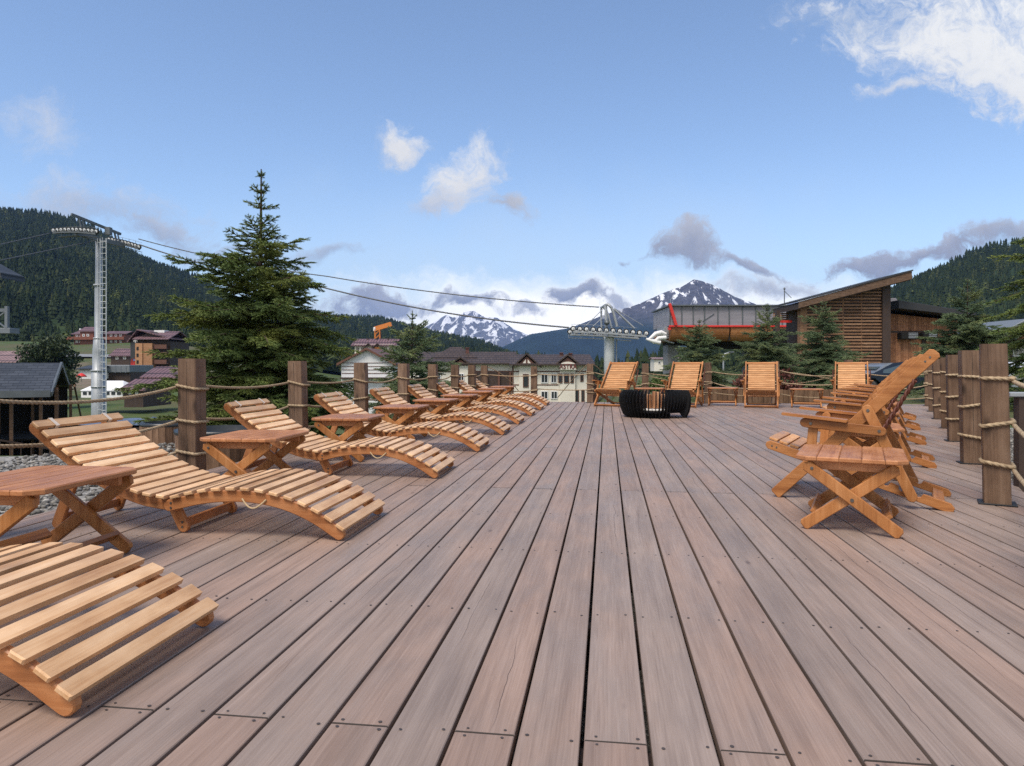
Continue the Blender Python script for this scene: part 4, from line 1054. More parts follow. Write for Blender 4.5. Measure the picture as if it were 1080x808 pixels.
tree_at(sp_mid, 868, 25.5, 316, 4.2, 'spruce in front of the slatted lodge wall', 4.1, 1.02)
tree_at(sp_mid2, 1021, 21, 294, 4.2, 'broad spruce before the low right wing, above the right-hand posts', 2.9, 1.0)
tree_at(sp_tall, 1138, 15.5, 90, 8.0, 'tall drooping spruce whose branch tips reach in at the right photo edge', 1.1, 1.2)

# ------------------------------------------------------------------ leafy trees and shrubs
def leafy(lobes, n, size, seed, mat, trunk=None, limbs=True):
    r = np.random.default_rng(seed); L = np.array(lobes, float)           # x,y,z,rx,ry,rz
    w = L[:, 3] * L[:, 4] * L[:, 5]; idx = r.choice(len(L), n, p=w / w.sum())
    v = r.normal(size=(n, 3)); v /= np.linalg.norm(v, axis=1, keepdims=True); rad = r.random(n) ** 0.45 * r.uniform(.8, 1.12, n)
    c = L[idx, :3] + v * rad[:, None] * L[idx, 3:]
    a = r.normal(size=(n, 3)); a /= np.linalg.norm(a, axis=1, keepdims=True); b = np.cross(a, r.normal(size=(n, 3))); b /= np.linalg.norm(b, axis=1, keepdims=True)
    s = size * r.uniform(.6, 1.3, (n, 1)); q = [c - a * s, c - b * s * .55, c + a * s, c + b * s * .55]
    V = np.stack(q, 1).reshape(-1, 3); F = np.arange(n * 4).reshape(-1, 4)
    rn = np.clip(0.3 + 0.25 * r.random(len(L))[idx] + 0.45 * r.random(n), 0, 1)
    crown = np_mesh('crown', V, F, [mat], {'rnd': np.repeat(rn, 4), 'tip': np.repeat(r.random(len(L))[idx], 4)})
    mb = MB(); zt = trunk or 0.3
    mb.tube([(0, 0, -0.3), (0.02 * zt, 0, zt * .5), (0, .03 * zt, zt)], [0.05 * zt + .02, 0.035 * zt + .015, 0.02 * zt + .01], 8)
    for l in L: mb.tube([(0, 0, zt * .6), tuple((np.array([0, 0, zt * .8]) + l[:3]) / 2), tuple(l[:3])], [0.02 * zt + .008, 0.013 * zt + .006, 0.004 * zt + .003], 5)
    return mb.mesh('trunk', [M['bark']]), crown
def lobes(n, R, H, z0, seed, flat=0.8):
    r = random.Random(seed); out = []
    for k in range(n):
        a = r.random() * 6.28; q = r.random() ** .5; z = z0 + (H - z0) * r.random(); w = 1 - 0.55 * ((z - z0) / max(H - z0, .01))
        rr = R * r.uniform(.3, .5); out.append((cos(a) * q * R * w * .75, sin(a) * q * R * w * .75, z, rr, rr, rr * flat))
    return out
def leafy_at(u, d, R, H, z0, n, size, seed, mat, label, cat, name, grp=None, nl=9):
    x, y = P(u, d); m = leafy(lobes(nl, R, H, z0, seed), n, size, seed, mat, max(z0, .3))
    return put_tree(m, name, (x, y, gz(u, d)), 0, 1.0, label, cat, grp)
g_s = 'leafy shrubs on the lawn behind the deck'
leafy_at(52, 95, 4.6, 8.6, 2.0, 9000, 0.24, 5, M['leafdark'], 'wide dark round-crowned pine standing behind the shingled roof', 'pine tree', 'pine_tree', None, 14)
leafy_at(693, 34, 1.3, 0.6, 0.1, 3000, 0.07, 6, M['leafgreen'], 'light green bush on the lawn behind the middle back post', 'shrub', 'shrub', g_s)
leafy_at(788, 22, 0.75, 0.9, 0.15, 2200, 0.05, 7, M['leafred'], 'dark red shrub under the spruce left of the square-on deck chair', 'shrub', 'shrub', g_s)
leafy_at(826, 21.5, 0.75, 0.85, 0.15, 2200, 0.05, 8, M['leafred'], 'dark red shrub right of the square-on deck chair', 'shrub', 'shrub', g_s)
leafy_at(330, 10.6, 0.5, 0.55, 0.1, 1800, 0.04, 9, M['leafgreen'], 'low green bush under the right side of the big spruce', 'shrub', 'shrub', g_s)
leafy_at(1010, 30, 0.9, 1.2, 0.2, 2000, 0.07, 10, M['leafgreen'], 'green bush under the broad spruce at the right', 'shrub', 'shrub', g_s)

# ------------------------------------------------------------------ hills, forest, mountains
def hill_strip(name, prof, d0, d1, zfoot, seed, mat, nu=150, nt=40, rough=0.03, back=0.25, attrs=None, ease=1.15):
    """prof: (u, v) skyline seen from the deck at distance d1; the slope falls from there to d0 and away again behind"""
    r = np.random.default_rng(seed); us = np.linspace(prof[0][0], prof[-1][0], nu); vs = np.interp(us, [p[0] for p in prof], [p[1] for p in prof])
    ts = np.concatenate([np.linspace(0, 1, nt), 1 + np.linspace(0.03, 1, 10) * back])
    U, T = np.meshgrid(us, ts); zr = (EYE + (386 - vs) * d1 / FPX)[None, :].repeat(len(ts), 0); D = d0 + (d1 - d0) * T
    zf = np.array([zfoot(u) for u in us])[None, :]
    E = np.where(T <= 1, np.clip(T, 0, 1) ** ease, 1 - (T - 1) / back * 0.9)
    ph = r.uniform(0, 6.28, (12, 3)); am = 0
    for k in range(12):
        f = 1.6 ** (k * .7) * 1.3; am = am + np.sin(U / 55 * f * (0.6 + 0.8 * ((k * 7) % 5) / 5) + T * 4 * f * (0.4 + ((k * 3) % 4) / 3) + ph[k, 0]) / f
    zz = zf + (zr - zf) * E + am * rough * (zr - zf).clip(5) * np.minimum(T, 1) * np.clip(1.0 - T, 0, 1).clip(0, .3) * 3
    rr = (U - 540) / FPX * D; X = FX * D + RX * rr; Y = FY * D + RY * rr
    V = np.stack([X, Y, zz], -1); n1 = len(us)
    i = np.arange(len(ts) - 1)[:, None] * n1 + np.arange(n1 - 1)[None]
    F = np.stack([i, i + 1, i + n1 + 1, i + n1], -1).reshape(-1, 4)
    me = np_mesh(name, V.reshape(-1, 3), F, [mat], attrs, smooth=True)
    tag(link(bpy.data.objects.new(name, me)), kind='structure')
    return V, us, ts
def conifer_proto(tiers, seg, seed):
    r = np.random.default_rng(seed); T = []
    for k in range(tiers):
        z0 = 0.06 + 0.9 * k / tiers; rad = 0.21 * (1 - k / tiers) ** 0.8 + 0.02
        for j in range(seg):
            a = 6.283 * (j + r.random()) / seg; da = 6.283 / seg * 0.7; q = rad * r.uniform(.65, 1.25)
            top = np.array([0, 0, min(1.0, z0 + 1.5 / tiers)]); 
            T.append([top, np.array([cos(a - da) * q * .6, sin(a - da) * q * .6, z0 - r.uniform(0, .03)]), np.array([cos(a) * q, sin(a) * q, z0 - r.uniform(.0, .05)])])
            T.append([top, np.array([cos(a) * q, sin(a) * q, z0 - r.uniform(.0, .05)]), np.array([cos(a + da) * q * .6, sin(a + da) * q * .6, z0 - r.uniform(0, .03)])])
    return np.array(T)
def broad_proto(n, seed):
    r = np.random.default_rng(seed); c = r.normal(size=(n, 3)); c /= np.linalg.norm(c, axis=1, keepdims=True); rad = r.uniform(.75, 1.05, (n, 1)); c = c * rad * np.array([.3, .3, .36]) + np.array([0, 0, .56])
    a = r.normal(size=(n, 3)) * .085; b = r.normal(size=(n, 3)) * .085
    return np.stack([c - a, c + a, c + b * 1.4], 1)
def forest(name, V, us, ts, n, hmin, hmax, seed, label, near=False, keep=None, broad=0.06, tmax=1.03):
    r = np.random.default_rng(seed); nt, nu = V.shape[:2]; m = int(np.searchsorted(ts, tmax))
    # area-weighted positions on the slope
    A = np.linalg.norm(np.cross(V[1:m, :-1] - V[:m - 1, :-1], V[:m - 1, 1:] - V[:m - 1, :-1]), axis=-1).ravel()
    idx = r.choice(len(A), n, p=A / A.sum()); i, j = idx // (nu - 1), idx % (nu - 1); a, b = r.random(n)[:, None], r.random(n)[:, None]
    pos = V[i, j] * (1 - a) * (1 - b) + V[i + 1, j] * a * (1 - b) + V[i, j + 1] * (1 - a) * b + V[i + 1, j + 1] * a * b
    if keep is not None:
        d = pos[:, 0] * FX + pos[:, 1] * FY; u = 540 + FPX * (pos[:, 0] * RX + pos[:, 1] * RY) / d; v = 386 - FPX * (pos[:, 2] - EYE) / d
        k = keep(u, v, d, r); pos = pos[k]
    n = len(pos); h = r.uniform(hmin, hmax, n) * (0.8 + 0.4 * np.sin(pos[:, 0] * .03) * np.sin(pos[:, 1] * .021)); kind = r.random(n) < broad * (1 + 1.4 * np.sin(pos[:, 0] * .017 + 1) * np.sin(pos[:, 1] * .013))
    VV = []; RN = []; TP = []
    protos = [conifer_proto(9 if near else 5, 7 if near else 5, seed + q) for q in range(4)]; bp = broad_proto(90 if near else 40, seed + 9)
    sel = r.integers(0, 4, n); ang = r.uniform(0, 6.28, n); base = np.clip(0.42 + 0.27 * r.normal(size=n) + 0.16 * np.sin(pos[:, 0] * .02) * np.cos(pos[:, 1] * .017), 0, 1)
    for q in range(5):
        mk = (kind if q == 4 else (~kind & (sel == q)))
        if not mk.any(): continue
        pr = bp if q == 4 else protos[q]; hh = h[mk] * (0.75 if q == 4 else 1); ca, sa = np.cos(ang[mk]), np.sin(ang[mk])
        wd = hh * r.uniform(.8, 1.3, len(hh)) * (1.15 if q == 4 else 1)
        x = pr[None, ..., 0] * ca[:, None, None] - pr[None, ..., 1] * sa[:, None, None]; y = pr[None, ..., 0] * sa[:, None, None] + pr[None, ..., 1] * ca[:, None, None]
        W = np.stack([x * wd[:, None, None], y * wd[:, None, None], np.broadcast_to(pr[None, ..., 2], x.shape) * hh[:, None, None] - 0.5], -1) + pos[mk][:, None, None, :]
        VV.append(W.reshape(-1, 3)); k = pr.shape[0] * 3
        RN.append(np.repeat(np.clip(base[mk] + (0.2 if q == 4 else 0), 0, 1), k)); TP.append(np.repeat(r.uniform(.1, .9, mk.sum()) if q == 4 else np.zeros(mk.sum()), k))
    VV = np.concatenate(VV); F = np.arange(len(VV)).reshape(-1, 3)
    me = np_mesh(name, VV, F, [M['forest']], {'rnd': np.concatenate(RN), 'tip': np.concatenate(TP)})
    tag(link(bpy.data.objects.new(name, me)), label, None, None, 'stuff')
def mat_hill(name, a, b, c_):
    m = NT(name); t = m.n('ShaderNodeTexCoord').outputs['Object']; n = m.noise(t, 0.02, 6, 0.6); n2 = m.noise(t, 0.15, 4, 0.7)
    c = m.ramp(m.math('ADD', m.math('MULTIPLY', n, .6), m.math('MULTIPLY', n2, .4)), [(0.35, a), (0.52, b), (0.68, c_)])
    return m.out(c, 0.95, spec=0.1)
M['hillsoil'] = mat_hill('forest_floor', (0.016, 0.028, 0.012), (0.025, 0.042, 0.016), (0.05, 0.07, 0.024))
M['meadow'] = mat_hill('hill_meadow', (0.04, 0.075, 0.02), (0.075, 0.115, 0.03), (0.13, 0.14, 0.05))
V1, u1, t1 = hill_strip('left_hill', [(-420, 219), (-200, 198), (-60, 215), (0, 223), (40, 225), (90, 240), (130, 261), (170, 281), (210, 299), (250, 321), (300, 340), (360, 372), (420, 400)], 330, 1200, lambda u: np.interp(u, [-400, 200, 420], [10, 8, -6]), 3, M['hillsoil'])
forest('left_hill_forest', V1, u1, t1, 22000, 9, 17, 31, 'dense dark conifer forest covering the left hillside', False, lambda u, v, d, r: (d > 480) | (r.random(len(d)) < 0.5))
forest('near_hillside_wood', V1, u1, t1, 4200, 9, 16, 32, 'taller conifers at the foot of the left hillside, with some pale leafy crowns', True, lambda u, v, d, r: (d < 520), 0.12)
V2, u2, t2 = hill_strip('middle_hill', [(180, 340), (260, 330), (330, 331), (400, 340), (470, 355), (520, 369), (560, 386), (600, 402)], 420, 1500, lambda u: -7, 4, M['hillsoil'])
forest('middle_hill_forest', V2, u2, t2, 15000, 9, 17, 33, 'conifer forest on the lower hill behind the village', False, lambda u, v, d, r: ~((u > 374) & (u < 404) & (v > 350) & (r.random(len(d)) < .75)))
V3, u3, t3 = hill_strip('right_hill', [(700, 400), (860, 352), (900, 330), (930, 312), (960, 297), (1000, 282), (1040, 268), (1080, 257), (1200, 222), (1500, 190)], 260, 900, lambda u: -5, 5, M['hillsoil'])
forest('right_hill_forest', V3, u3, t3, 13000, 8, 15, 34, 'dark conifer forest on the right hillside behind the lodge', False, None, 0.04)
V4, u4, t4 = hill_strip('low_wooded_ridge', [(560, 406), (640, 402), (690, 390), (740, 379), (800, 368), (880, 362), (960, 360)], 300, 900, lambda u: -6, 6, M['meadow'])
forest('low_ridge_forest', V4, u4, t4, 4200, 11, 19, 35, 'mixed wood on the low ridge under the blue mountain', False, lambda u, v, d, r: (d > 560) | (r.random(len(d)) < .35), 0.15)

def mountain(name, prof, d1, depth, zfoot, seed, snow, rockc, forestc, jag=0.13, nsc=0.022):
    """ridged heightfield: a crest line seen at distance d1 and flanks with spurs on both sides"""
    r = np.random.default_rng(seed); nu, nt = 260, 120
    us = np.linspace(prof[0][0], prof[-1][0], nu); vs = np.interp(us, [p[0] for p in prof], [p[1] for p in prof])
    zr = EYE + (386 - vs) * d1 / FPX
    # fractal jaggedness along the crest
    jj = np.zeros(nu)
    for k in range(6):
        f = 2 ** k; x = np.linspace(0, 7 * f, nu); q = r.normal(size=int(7 * f) + 3); i = x.astype(int); jj += (q[i] * (1 - (x - i)) + q[i + 1] * (x - i)) / f ** 1.05
    env = np.minimum(1, np.minimum(np.arange(nu), np.arange(nu)[::-1]) / 20)
    hrel = np.maximum(zr - zfoot, 20)
    zr = zr + jj * jag * hrel * env * 0.35
    ts = np.linspace(-1, 1, nt); U, T = np.meshgrid(us, ts)
    ss = np.abs(T)
    # value-noise ridges warped down the slope
    def vn(x, y, seed2):
        g = np.random.default_rng(seed2).normal(size=(64, 64)); x = x % 63; y = y % 63; i, j = x.astype(int), y.astype(int); fx, fy = x - i, y - j; fx = fx * fx * (3 - 2 * fx); fy = fy * fy * (3 - 2 * fy)
        return g[i, j] * (1 - fx) * (1 - fy) + g[i + 1, j] * fx * (1 - fy) + g[i, j + 1] * (1 - fx) * fy + g[i + 1, j + 1] * fx * fy
    sx = (U - us[0]) / FPX * d1 / depth
    rid = 0; amp = 1.0
    for k in range(6):
        f = 2.0 ** k * 2.2; w = vn(sx * f * .5 + 7, T * f * .4 + 11, seed + 40 + k) * .35
        rid = rid + amp * (1 - 2 * np.abs(vn(sx * f + 31 + w, T * f * 0.55 + 31 + w, seed + k))) ; amp *= 0.52
    H = zfoot + (zr[None, :] - zfoot) * (1 - ss) ** 0.95 + rid * 0.085 * np.minimum(hrel[None, :], hrel.mean() * 2) * np.minimum(ss * 3.2, 1) * np.clip((1 - ss) * 4, 0, 1)
    D = d1 + T * depth; R_ = (U - 540) / FPX * (d1 + T * depth * 0.35)
    X = FX * D + RX * R_; Y = FY * D + RY * R_; V = np.stack([X, Y, H], -1); i = np.arange(nt - 1)[:, None] * nu + np.arange(nu - 1)[None]
    F = np.stack([i, i + 1, i + nu + 1, i + nu], -1).reshape(-1, 4)
    m = NT(name + '_rock_and_snow'); geo = m.n('ShaderNodeNewGeometry'); ps = m.n('ShaderNodeSeparateXYZ', i_0=geo.outputs['Position']); nz = m.n('ShaderNodeSeparateXYZ', i_0=geo.outputs['Normal']).outputs[2]
    pos = geo.outputs['Position']; n1 = m.noise(pos, 0.006, 7, 0.65); n2 = m.noise(pos, 0.03, 5, 0.65); n0 = m.noise(m.vmath('MULTIPLY', pos, (1, 0.35, 0.2)), nsc, 6, 0.62, 0.5)
    rc = m.ramp(n2, [(0.35, tuple(x * .6 for x in rockc)), (0.65, tuple(x * 1.35 for x in rockc))])
    fr = m.ramp(n1, [(0.35, tuple(x * .7 for x in forestc)), (0.65, tuple(x * 1.3 for x in forestc))])
    alt = m.math('ADD', ps.outputs[2], m.math('MULTIPLY', m.math('SUBTRACT', n1, 0.5), snow[2]))
    c = m.mix(m.maprange(alt, snow[3], snow[4]), fr, rc)
    sn = m.math('MULTIPLY', m.maprange(alt, snow[0], snow[1]), m.maprange(n0, snow[5] - 0.01, snow[5] + 0.04))
    c = m.mix(sn, c, (0.82, 0.83, 0.86))
    me = np_mesh(name, V.reshape(-1, 3), F, [m.out(c, 0.9, m.bump(n2, 0.6, 12.0), spec=0.1)], None, smooth=True)
    tag(link(bpy.data.objects.new(name, me)), kind='structure')
mountain('blue_mountain', [(380, 400), (470, 388), (530, 366), (560, 352), (600, 345), (640, 331), (672, 320), (700, 308), (718, 302.5), (731, 296), (741, 299), (756, 305), (775, 315), (800, 323), (850, 330), (910, 350), (990, 385)], 4600, 1400, -40, 71,
         (290, 410, 110, 235, 340, 0.56), (0.075, 0.07, 0.08), (0.013, 0.024, 0.022))
mountain('snow_range', [(300, 400), (400, 368), (440, 351), (457, 343), (470, 336), (478, 338), (489, 332), (500, 330), (512, 336), (524, 334), (540, 343), (556, 347), (574, 344), (600, 352), (700, 350), (780, 330), (810, 318), (835, 316), (870, 322), (930, 340), (1040, 385)], 8500, 1700, 45, 72,
         (130, 300, 140, 65, 210, 0.515), (0.12, 0.12, 0.135), (0.03, 0.045, 0.04), 0.34, 0.011)

# the air between: one even, pale volume
def build_haze():
    me = bpy.data.meshes.new('haze'); x, y0, y1, z0, z1 = 9000, -1500, 10500, -60, 860
    v = [(-x, y0, z0), (x, y0, z0), (x, y1, z0), (-x, y1, z0), (-x, y0, z1), (x, y0, z1), (x, y1, z1), (-x, y1, z1)]
    me.from_pydata(v, [], [(3, 2, 1, 0), (4, 5, 6, 7), (0, 1, 5, 4), (1, 2, 6, 5), (2, 3, 7, 6), (3, 0, 4, 7)])
    m = NT('pale_blue_air'); vol = m.n('ShaderNodeVolumePrincipled'); vol.inputs['Color'].default_value = (0.30, 0.52, 1.0, 1); vol.inputs['Density'].default_value = HAZE; vol.inputs['Anisotropy'].default_value = 0.1
    o = m.n('ShaderNodeOutputMaterial'); m.t.links.new(vol.outputs[0], o.inputs['Volume']); me.materials.append(m.owner)
    tag(link(bpy.data.objects.new('haze', me)), kind='stuff')
HAZE = 0.000065
build_haze()

# ------------------------------------------------------------------ buildings (each stands at a bearing u and a distance d; local x = right, y = away)
class Site:
    def __init__(s, name, u, d, label, cat, base=None, turn=0.0, grp=None):
        s.u, s.d = u, d; s.k = d / FPX; s.g = gz(u, d) if base is None else base
        x, y = P(u, d); s.e = empty(name, (x, y, s.g), TH + turn, label, cat, grp)
    def x(s, u): return (u - s.u) * s.k
    def z(s, v): return EYE + (386 - v) * s.k - s.g
    def part(s, name, mats, mb, parent=None): return mb.build(name, mats if isinstance(mats, list) else [mats], parent or s.e)
    def boxes(s, name, mat, lst, ch=0.0, parent=None):
        mb = MB()
        for lo, hi in lst: mb.box(lo, hi, ch)
        return s.part(name, mat, mb, parent)
    def window(s, u0, u1, v0, v1, y, frame='white', mull=1, parent=None, fr=0.08):
        x0, x1, z0, z1 = s.x(u0), s.x(u1), s.z(v1), s.z(v0); mb = MB(); t = fr
        mb.box((x0, y - 0.06, z0), (x0 + t, y + .05, z1)); mb.box((x1 - t, y - 0.06, z0), (x1, y + .05, z1)); mb.box((x0 + t, y - 0.06, z1 - t), (x1 - t, y + .05, z1)); mb.box((x0 + t, y - 0.06, z0), (x1 - t, y + .05, z0 + t))
        for k in range(mull):
            xm = x0 + (x1 - x0) * (k + 1) / (mull + 1); mb.box((xm - t * .35, y - .05, z0 + t), (xm + t * .35, y + .04, z1 - t))
        w = s.part('window', M[frame], mb, parent); mb = MB(); mb.box((x0 + t, y - .02, z0 + t), (x1 - t, y + 0.02, z1 - t)); s.part('pane', M['glass'], mb, w); return w
def gable(mb, x0, x1, y0, y1, ze, zr, ov=0.3, th=0.18, axis='y', mat=0):
    """two roof slabs; ridge runs along axis"""
    if axis == 'y':
        xm = (x0 + x1) / 2; sl = (zr - ze) / ((x1 - x0) / 2); xe0, xe1 = x0 - ov, x1 + ov; zo = ze - sl * ov
        mb.prism([(xe0, zo), (xm, zr), (xe1, zo), (xe1, zo + th), (xm, zr + th), (xe0, zo + th)], y0 - ov, y1 + ov, lambda x, y, t: (x, t, y), 0, mat, None, 'x')
    else:
        ym = (y0 + y1) / 2; sl = (zr - ze) / ((y1 - y0) / 2); ye0, ye1 = y0 - ov, y1 + ov; zo = ze - sl * ov
        mb.prism([(ye0, zo), (ym, zr), (ye1, zo), (ye1, zo + th), (ym, zr + th), (ye0, zo + th)], x0 - ov, x1 + ov, lambda x, y, t: (t, x, y), 0, mat, None, 'x')
def gwall(mb, x0, x1, y0, y1, z0, ze, zr, axis='y', mat=0):
    if axis == 'y': mb.prism([(x0, z0), (x1, z0), (x1, ze), ((x0 + x1) / 2, zr), (x0, ze)], y0, y1, lambda x, y, t: (x, t, y), 0, mat)
    else: mb.prism([(y0, z0), (y1, z0), (y1, ze), ((y0 + y1) / 2, zr), (y0, ze)], x0, x1, lambda x, y, t: (t, x, y), 0, mat)

# ---- slatted lodge on the right
s = Site('lodge', 893, 45, 'dark wooden lodge with a slatted front wall under one steep sloping roof', 'lodge')
x, z = s.x, s.z; D = 9.0
XL, XR = x(851), x(930)
def rz_(xx): return z(321) + (z(297.5) - z(321)) * (xx - x(845)) / (x(938) - x(845))      # underside of the roof
mb = MB(); mb.prism([(XL, 0), (XR, 0), (XR, rz_(XR) - .02), (XL, rz_(XL) - .02)], 0.12, 0.35, lambda a, b, t: (a, t, b)); s.part('front_wall', M['darkwood'], mb)
mb = MB(); zz = 0.12
while zz < z(300):
    lim = XL if zz < rz_(XL) - .1 else x(845) + (zz + .1 - z(321)) / (z(297.5) - z(321)) * (x(938) - x(845))
    if lim < XR - .3:
        xa = max(XL, lim)
        while xa < XR - .05:
            xb = min(XR, xa + 1.18); mb.box((xa, 0.0, zz), (xb - .015, 0.05, zz + 0.115), 0.008); xa = xb
    zz += 0.205
for xx in (XL + 1.18, XL + 2.36, XL + 3.54): mb.box((xx - .04, 0.052, 0.0), (xx + .03, 0.115, rz_(xx) - .05))
s.part('slat_screen', M['slatwall'], mb)
mb = MB(); mb.box((XR + .002, -0.1, 0), (x(938.5), 0.5, rz_(XR) - .01)); s.part('corner_column', M['darkwood'], mb)
mb = MB(); mb.box((x(844), -0.02, 0), (XL - .002, 0.45, rz_(x(844)) - .02)); s.part('corner_column', M['slatwall'], mb)
# side and back walls
mb = MB(); mb.box((XL, 0.36, 0), (XL + .2, 3.2, rz_(XL) - .05)); mb.box((XR - .2, 0.36, 0), (XR, 3.2, rz_(XR) - .1)); mb.prism([(XL, 0), (XR, 0), (XR, rz_(XR) - .02), (XL, rz_(XL) - .02)], 3.202, 3.4, lambda a, b, t: (a, t, b)); s.part('wall', M['darkwood'], mb)
# porch on the left with the dark entrance
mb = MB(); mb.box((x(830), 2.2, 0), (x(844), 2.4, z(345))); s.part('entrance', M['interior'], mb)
mb = MB()
for q in range(5): mb.box((x(829), 2.2, z(337.5) + q * .13), (x(846), 2.26, z(337.5) + q * .13 + .09), .006)
s.part('porch_slats', M['slatwall'], mb)
mb = MB(); mb.box((x(826), 1.1, 0), (x(829.5), 1.4, z(326))); s.part('porch_post', M['darkwood'], mb)
mb = MB(); mb.box((x(829.6), 1.3, z(339)), (x(844), 1.42, z(336.5))); s.part('painted_red_light', M['red'], mb)  # red-painted bar stands in for the red light under the porch
# roof: one slab rising to the right, with a wooden fascia
ra = math.atan2(z(287) - z(322), x(953) - x(822))
def roofpt(xx): return z(322) + (z(286.5) - z(322)) * (xx - x(822)) / (x(953) - x(822))
mb = MB(); x0, x1 = x(836.5), x(953.5)
mb.prism([(x0, roofpt(x0) - .5), (x1, roofpt(x1) - .6), (x1, roofpt(x1) - .1), (x0, roofpt(x0) - .1)], -0.9, -0.82, lambda a, b, t: (a, t, b), 0.01, 0, None, 'x'); s.part('fascia', M['post'], mb)
mb = MB(); mb.prism([(x0 - .05, roofpt(x0) - .097), (x1 + .05, roofpt(x1) - .097), (x1 + .05, roofpt(x1)), (x0 - .05, roofpt(x0))], -0.95, 3.6, lambda a, b, t: (a, t, b)); s.part('roof', M['darkroof'], mb)
mb = MB(); mb.prism([(x0 + .02, roofpt(x0) - .55), (x1 - .05, roofpt(x1) - .66), (x1 - .05, roofpt(x1) - .2), (x0 + .02, roofpt(x0) - .2)], -0.81, 3.55, lambda a, b, t: (a, t, b)); s.part('soffit', M['darkwood'], mb)
mb = MB(); mb.tube([(x(823.5), -.6, z(322)), (x(823.5), -.6, z(307))], .03, 6); mb.tube([(x(823.5), -.6, z(308)), (x(832), -.4, z(315))], .02, 5); mb.lathe([(.0, 0), (.07, .05), (.05, .14), (0, .16)], (x(823.5), -.6, z(307)), 8); s.part('roof_mast', M['galvdark'], mb)
# ---- low right wing
s = Site('lodge_wing', 970, 46.5, 'low plank-clad wing with a dark flat roof, right of the slatted lodge', 'building'); x, z = s.x, s.z
mb = MB(); n = 26
for q in range(n):
    a = x(939) + (x(1010) - x(939)) * q / n; b = x(939) + (x(1010) - x(939)) * (q + 1) / n; 
    zt = z(331) - (a - x(939)) / (x(1010) - x(939)) * .45
    mb.box((a + .006, 0, z(349)), (b - .006, 0.12, zt), .008); mb.box((a + .006, 0, 0), (b - .006, 0.12, z(351)), .008)
s.part('plank_wall', M['cladding'], mb)
mb = MB(); mb.box((x(939), .13, 0), (x(1010), 6, z(336))); s.part('wall', M['darkwood'], mb)
mb = MB(); mb.box((x(939), -.03, z(350.8)), (x(1010), .02, z(349.2))); mb.box((x(972), -.06, 0), (x(976), -.032, z(352))); s.part('dark_band', M['darkwood'], mb)
mb = MB(); 
mb.prism([(x(936.6), z(327)), (x(1016), z(336)), (x(1016), z(331)), (x(936.6), z(318.5))], -1.3, 7, lambda a, b, t: (a, t, b), .02); s.part('roof', M['darkroof'], mb)
for u0, u1 in ((946, 964), (969, 984)):
    mb = MB(); mb.box((x(u0), -.55, z(358)), (x(u1), -.04, z(351.2)), .03); o = s.part('wall_box', M['interior'], mb)
    mb = MB()
    for q in range(4): mb.box((x(u0) + (.35 if u0 > 950 else .45), -.575, z(357) + q * .1), (x(u1) - .08, -.552, z(357) + q * .1 + .05))
    s.part('louvre', M['galv'], mb, o)
mb = MB(); mb.prism([(x(937), z(321)), (x(967), z(323)), (x(958), z(312)), (x(937), z(313))], 1.5, 5.5, lambda a, b, t: (a, t, b), .02); s.part('skylight', M['polycarb'], mb)
mb = MB(); mb.tube([(x(939.5), 1, z(318)), (x(939.5), 1, z(300))], .05, 6); s.part('flue', M['galv'], mb)
# ---- building far right, with a curved timber eave
s = Site('guest_pavilion', 1105, 52, 'grey-roofed building with a curved timber eave behind the far right spruce', 'building'); x, z = s.x, s.z
mb = MB(); mb.box((x(1062), 0, 0), (x(1190), 8, z(358))); s.part('wall', M['darkwood'], mb)
mb = MB(); mb.prism([(x(1040), z(350)), (x(1196), z(350)), (x(1180), z(334)), (x(1062), z(338))], -2, 9, lambda a, b, t: (a, t, b), .05); s.part('roof', M['greymetal'], mb)
mb = MB(); mb.prism([(x(1058), z(363)), (x(1062), z(356)), (x(1070), z(351.5)), (x(1084), z(350.3)), (x(1194), z(350.3)), (x(1194), z(358)), (x(1086), z(357)), (x(1074), z(359))], -2.2, -1.2, lambda a, b, t: (a, t, b), .02, 0, None, 'x'); s.part('curved_eave', M['cladding'], mb)
for u0 in (1068, 1086, 1104): s.window(u0, u0 + 15, 362, 376, -.03, 'white', 2)
mb = MB(); mb.box((x(1060), -.02, 0), (x(1190), -.004, z(379))); s.part('plinth', M['concrete'], mb)

# ---- gondola station
s = Site('gondola_station', 765, 60, 'cable car station hall with smoky panels, a red stripe and a round timber hull', 'cable car station'); x, z = s.x, s.z
L0, L1, DP = x(706.5), x(838), 7.0
mb = MB(); mb.box((L0, 0, z(343.4)), (L1, DP, z(323.2))); s.part('panel_walls', M['polycarb'], mb)
mb = MB()
for u in (706.5, 719, 731, 743, 757, 769, 783, 797, 811, 825): mb.box((x(u) - .045, -.05, z(343.4)), (x(u) + .045, -.003, z(323.4)))
mb.bar((x(741), -.025, z(339)), (x(753), -.025, z(331)), .05, .05)
mb.box((L0 - .15, -.25, z(323)), (L1 + .1, DP + .2, z(321.6))); s.part('roof_edge', M['galvdark'], mb)
mb = MB(); mb.box((L0 - .1, -.14, z(345.2)), (L1, -.052, z(343.2)), .02); mb.box((L0 - .12, -.1, z(348)), (L0 + .08, .3, z(345.3))); s.part('red_stripe', M['red'], mb)
mb = MB(); mb.bar((x(712.2), -.3, z(343.5)), (x(705.2), -.3, z(320.5)), .22, .3, (0, 1, 0), .03); s.part('red_prow', M['red'], mb)
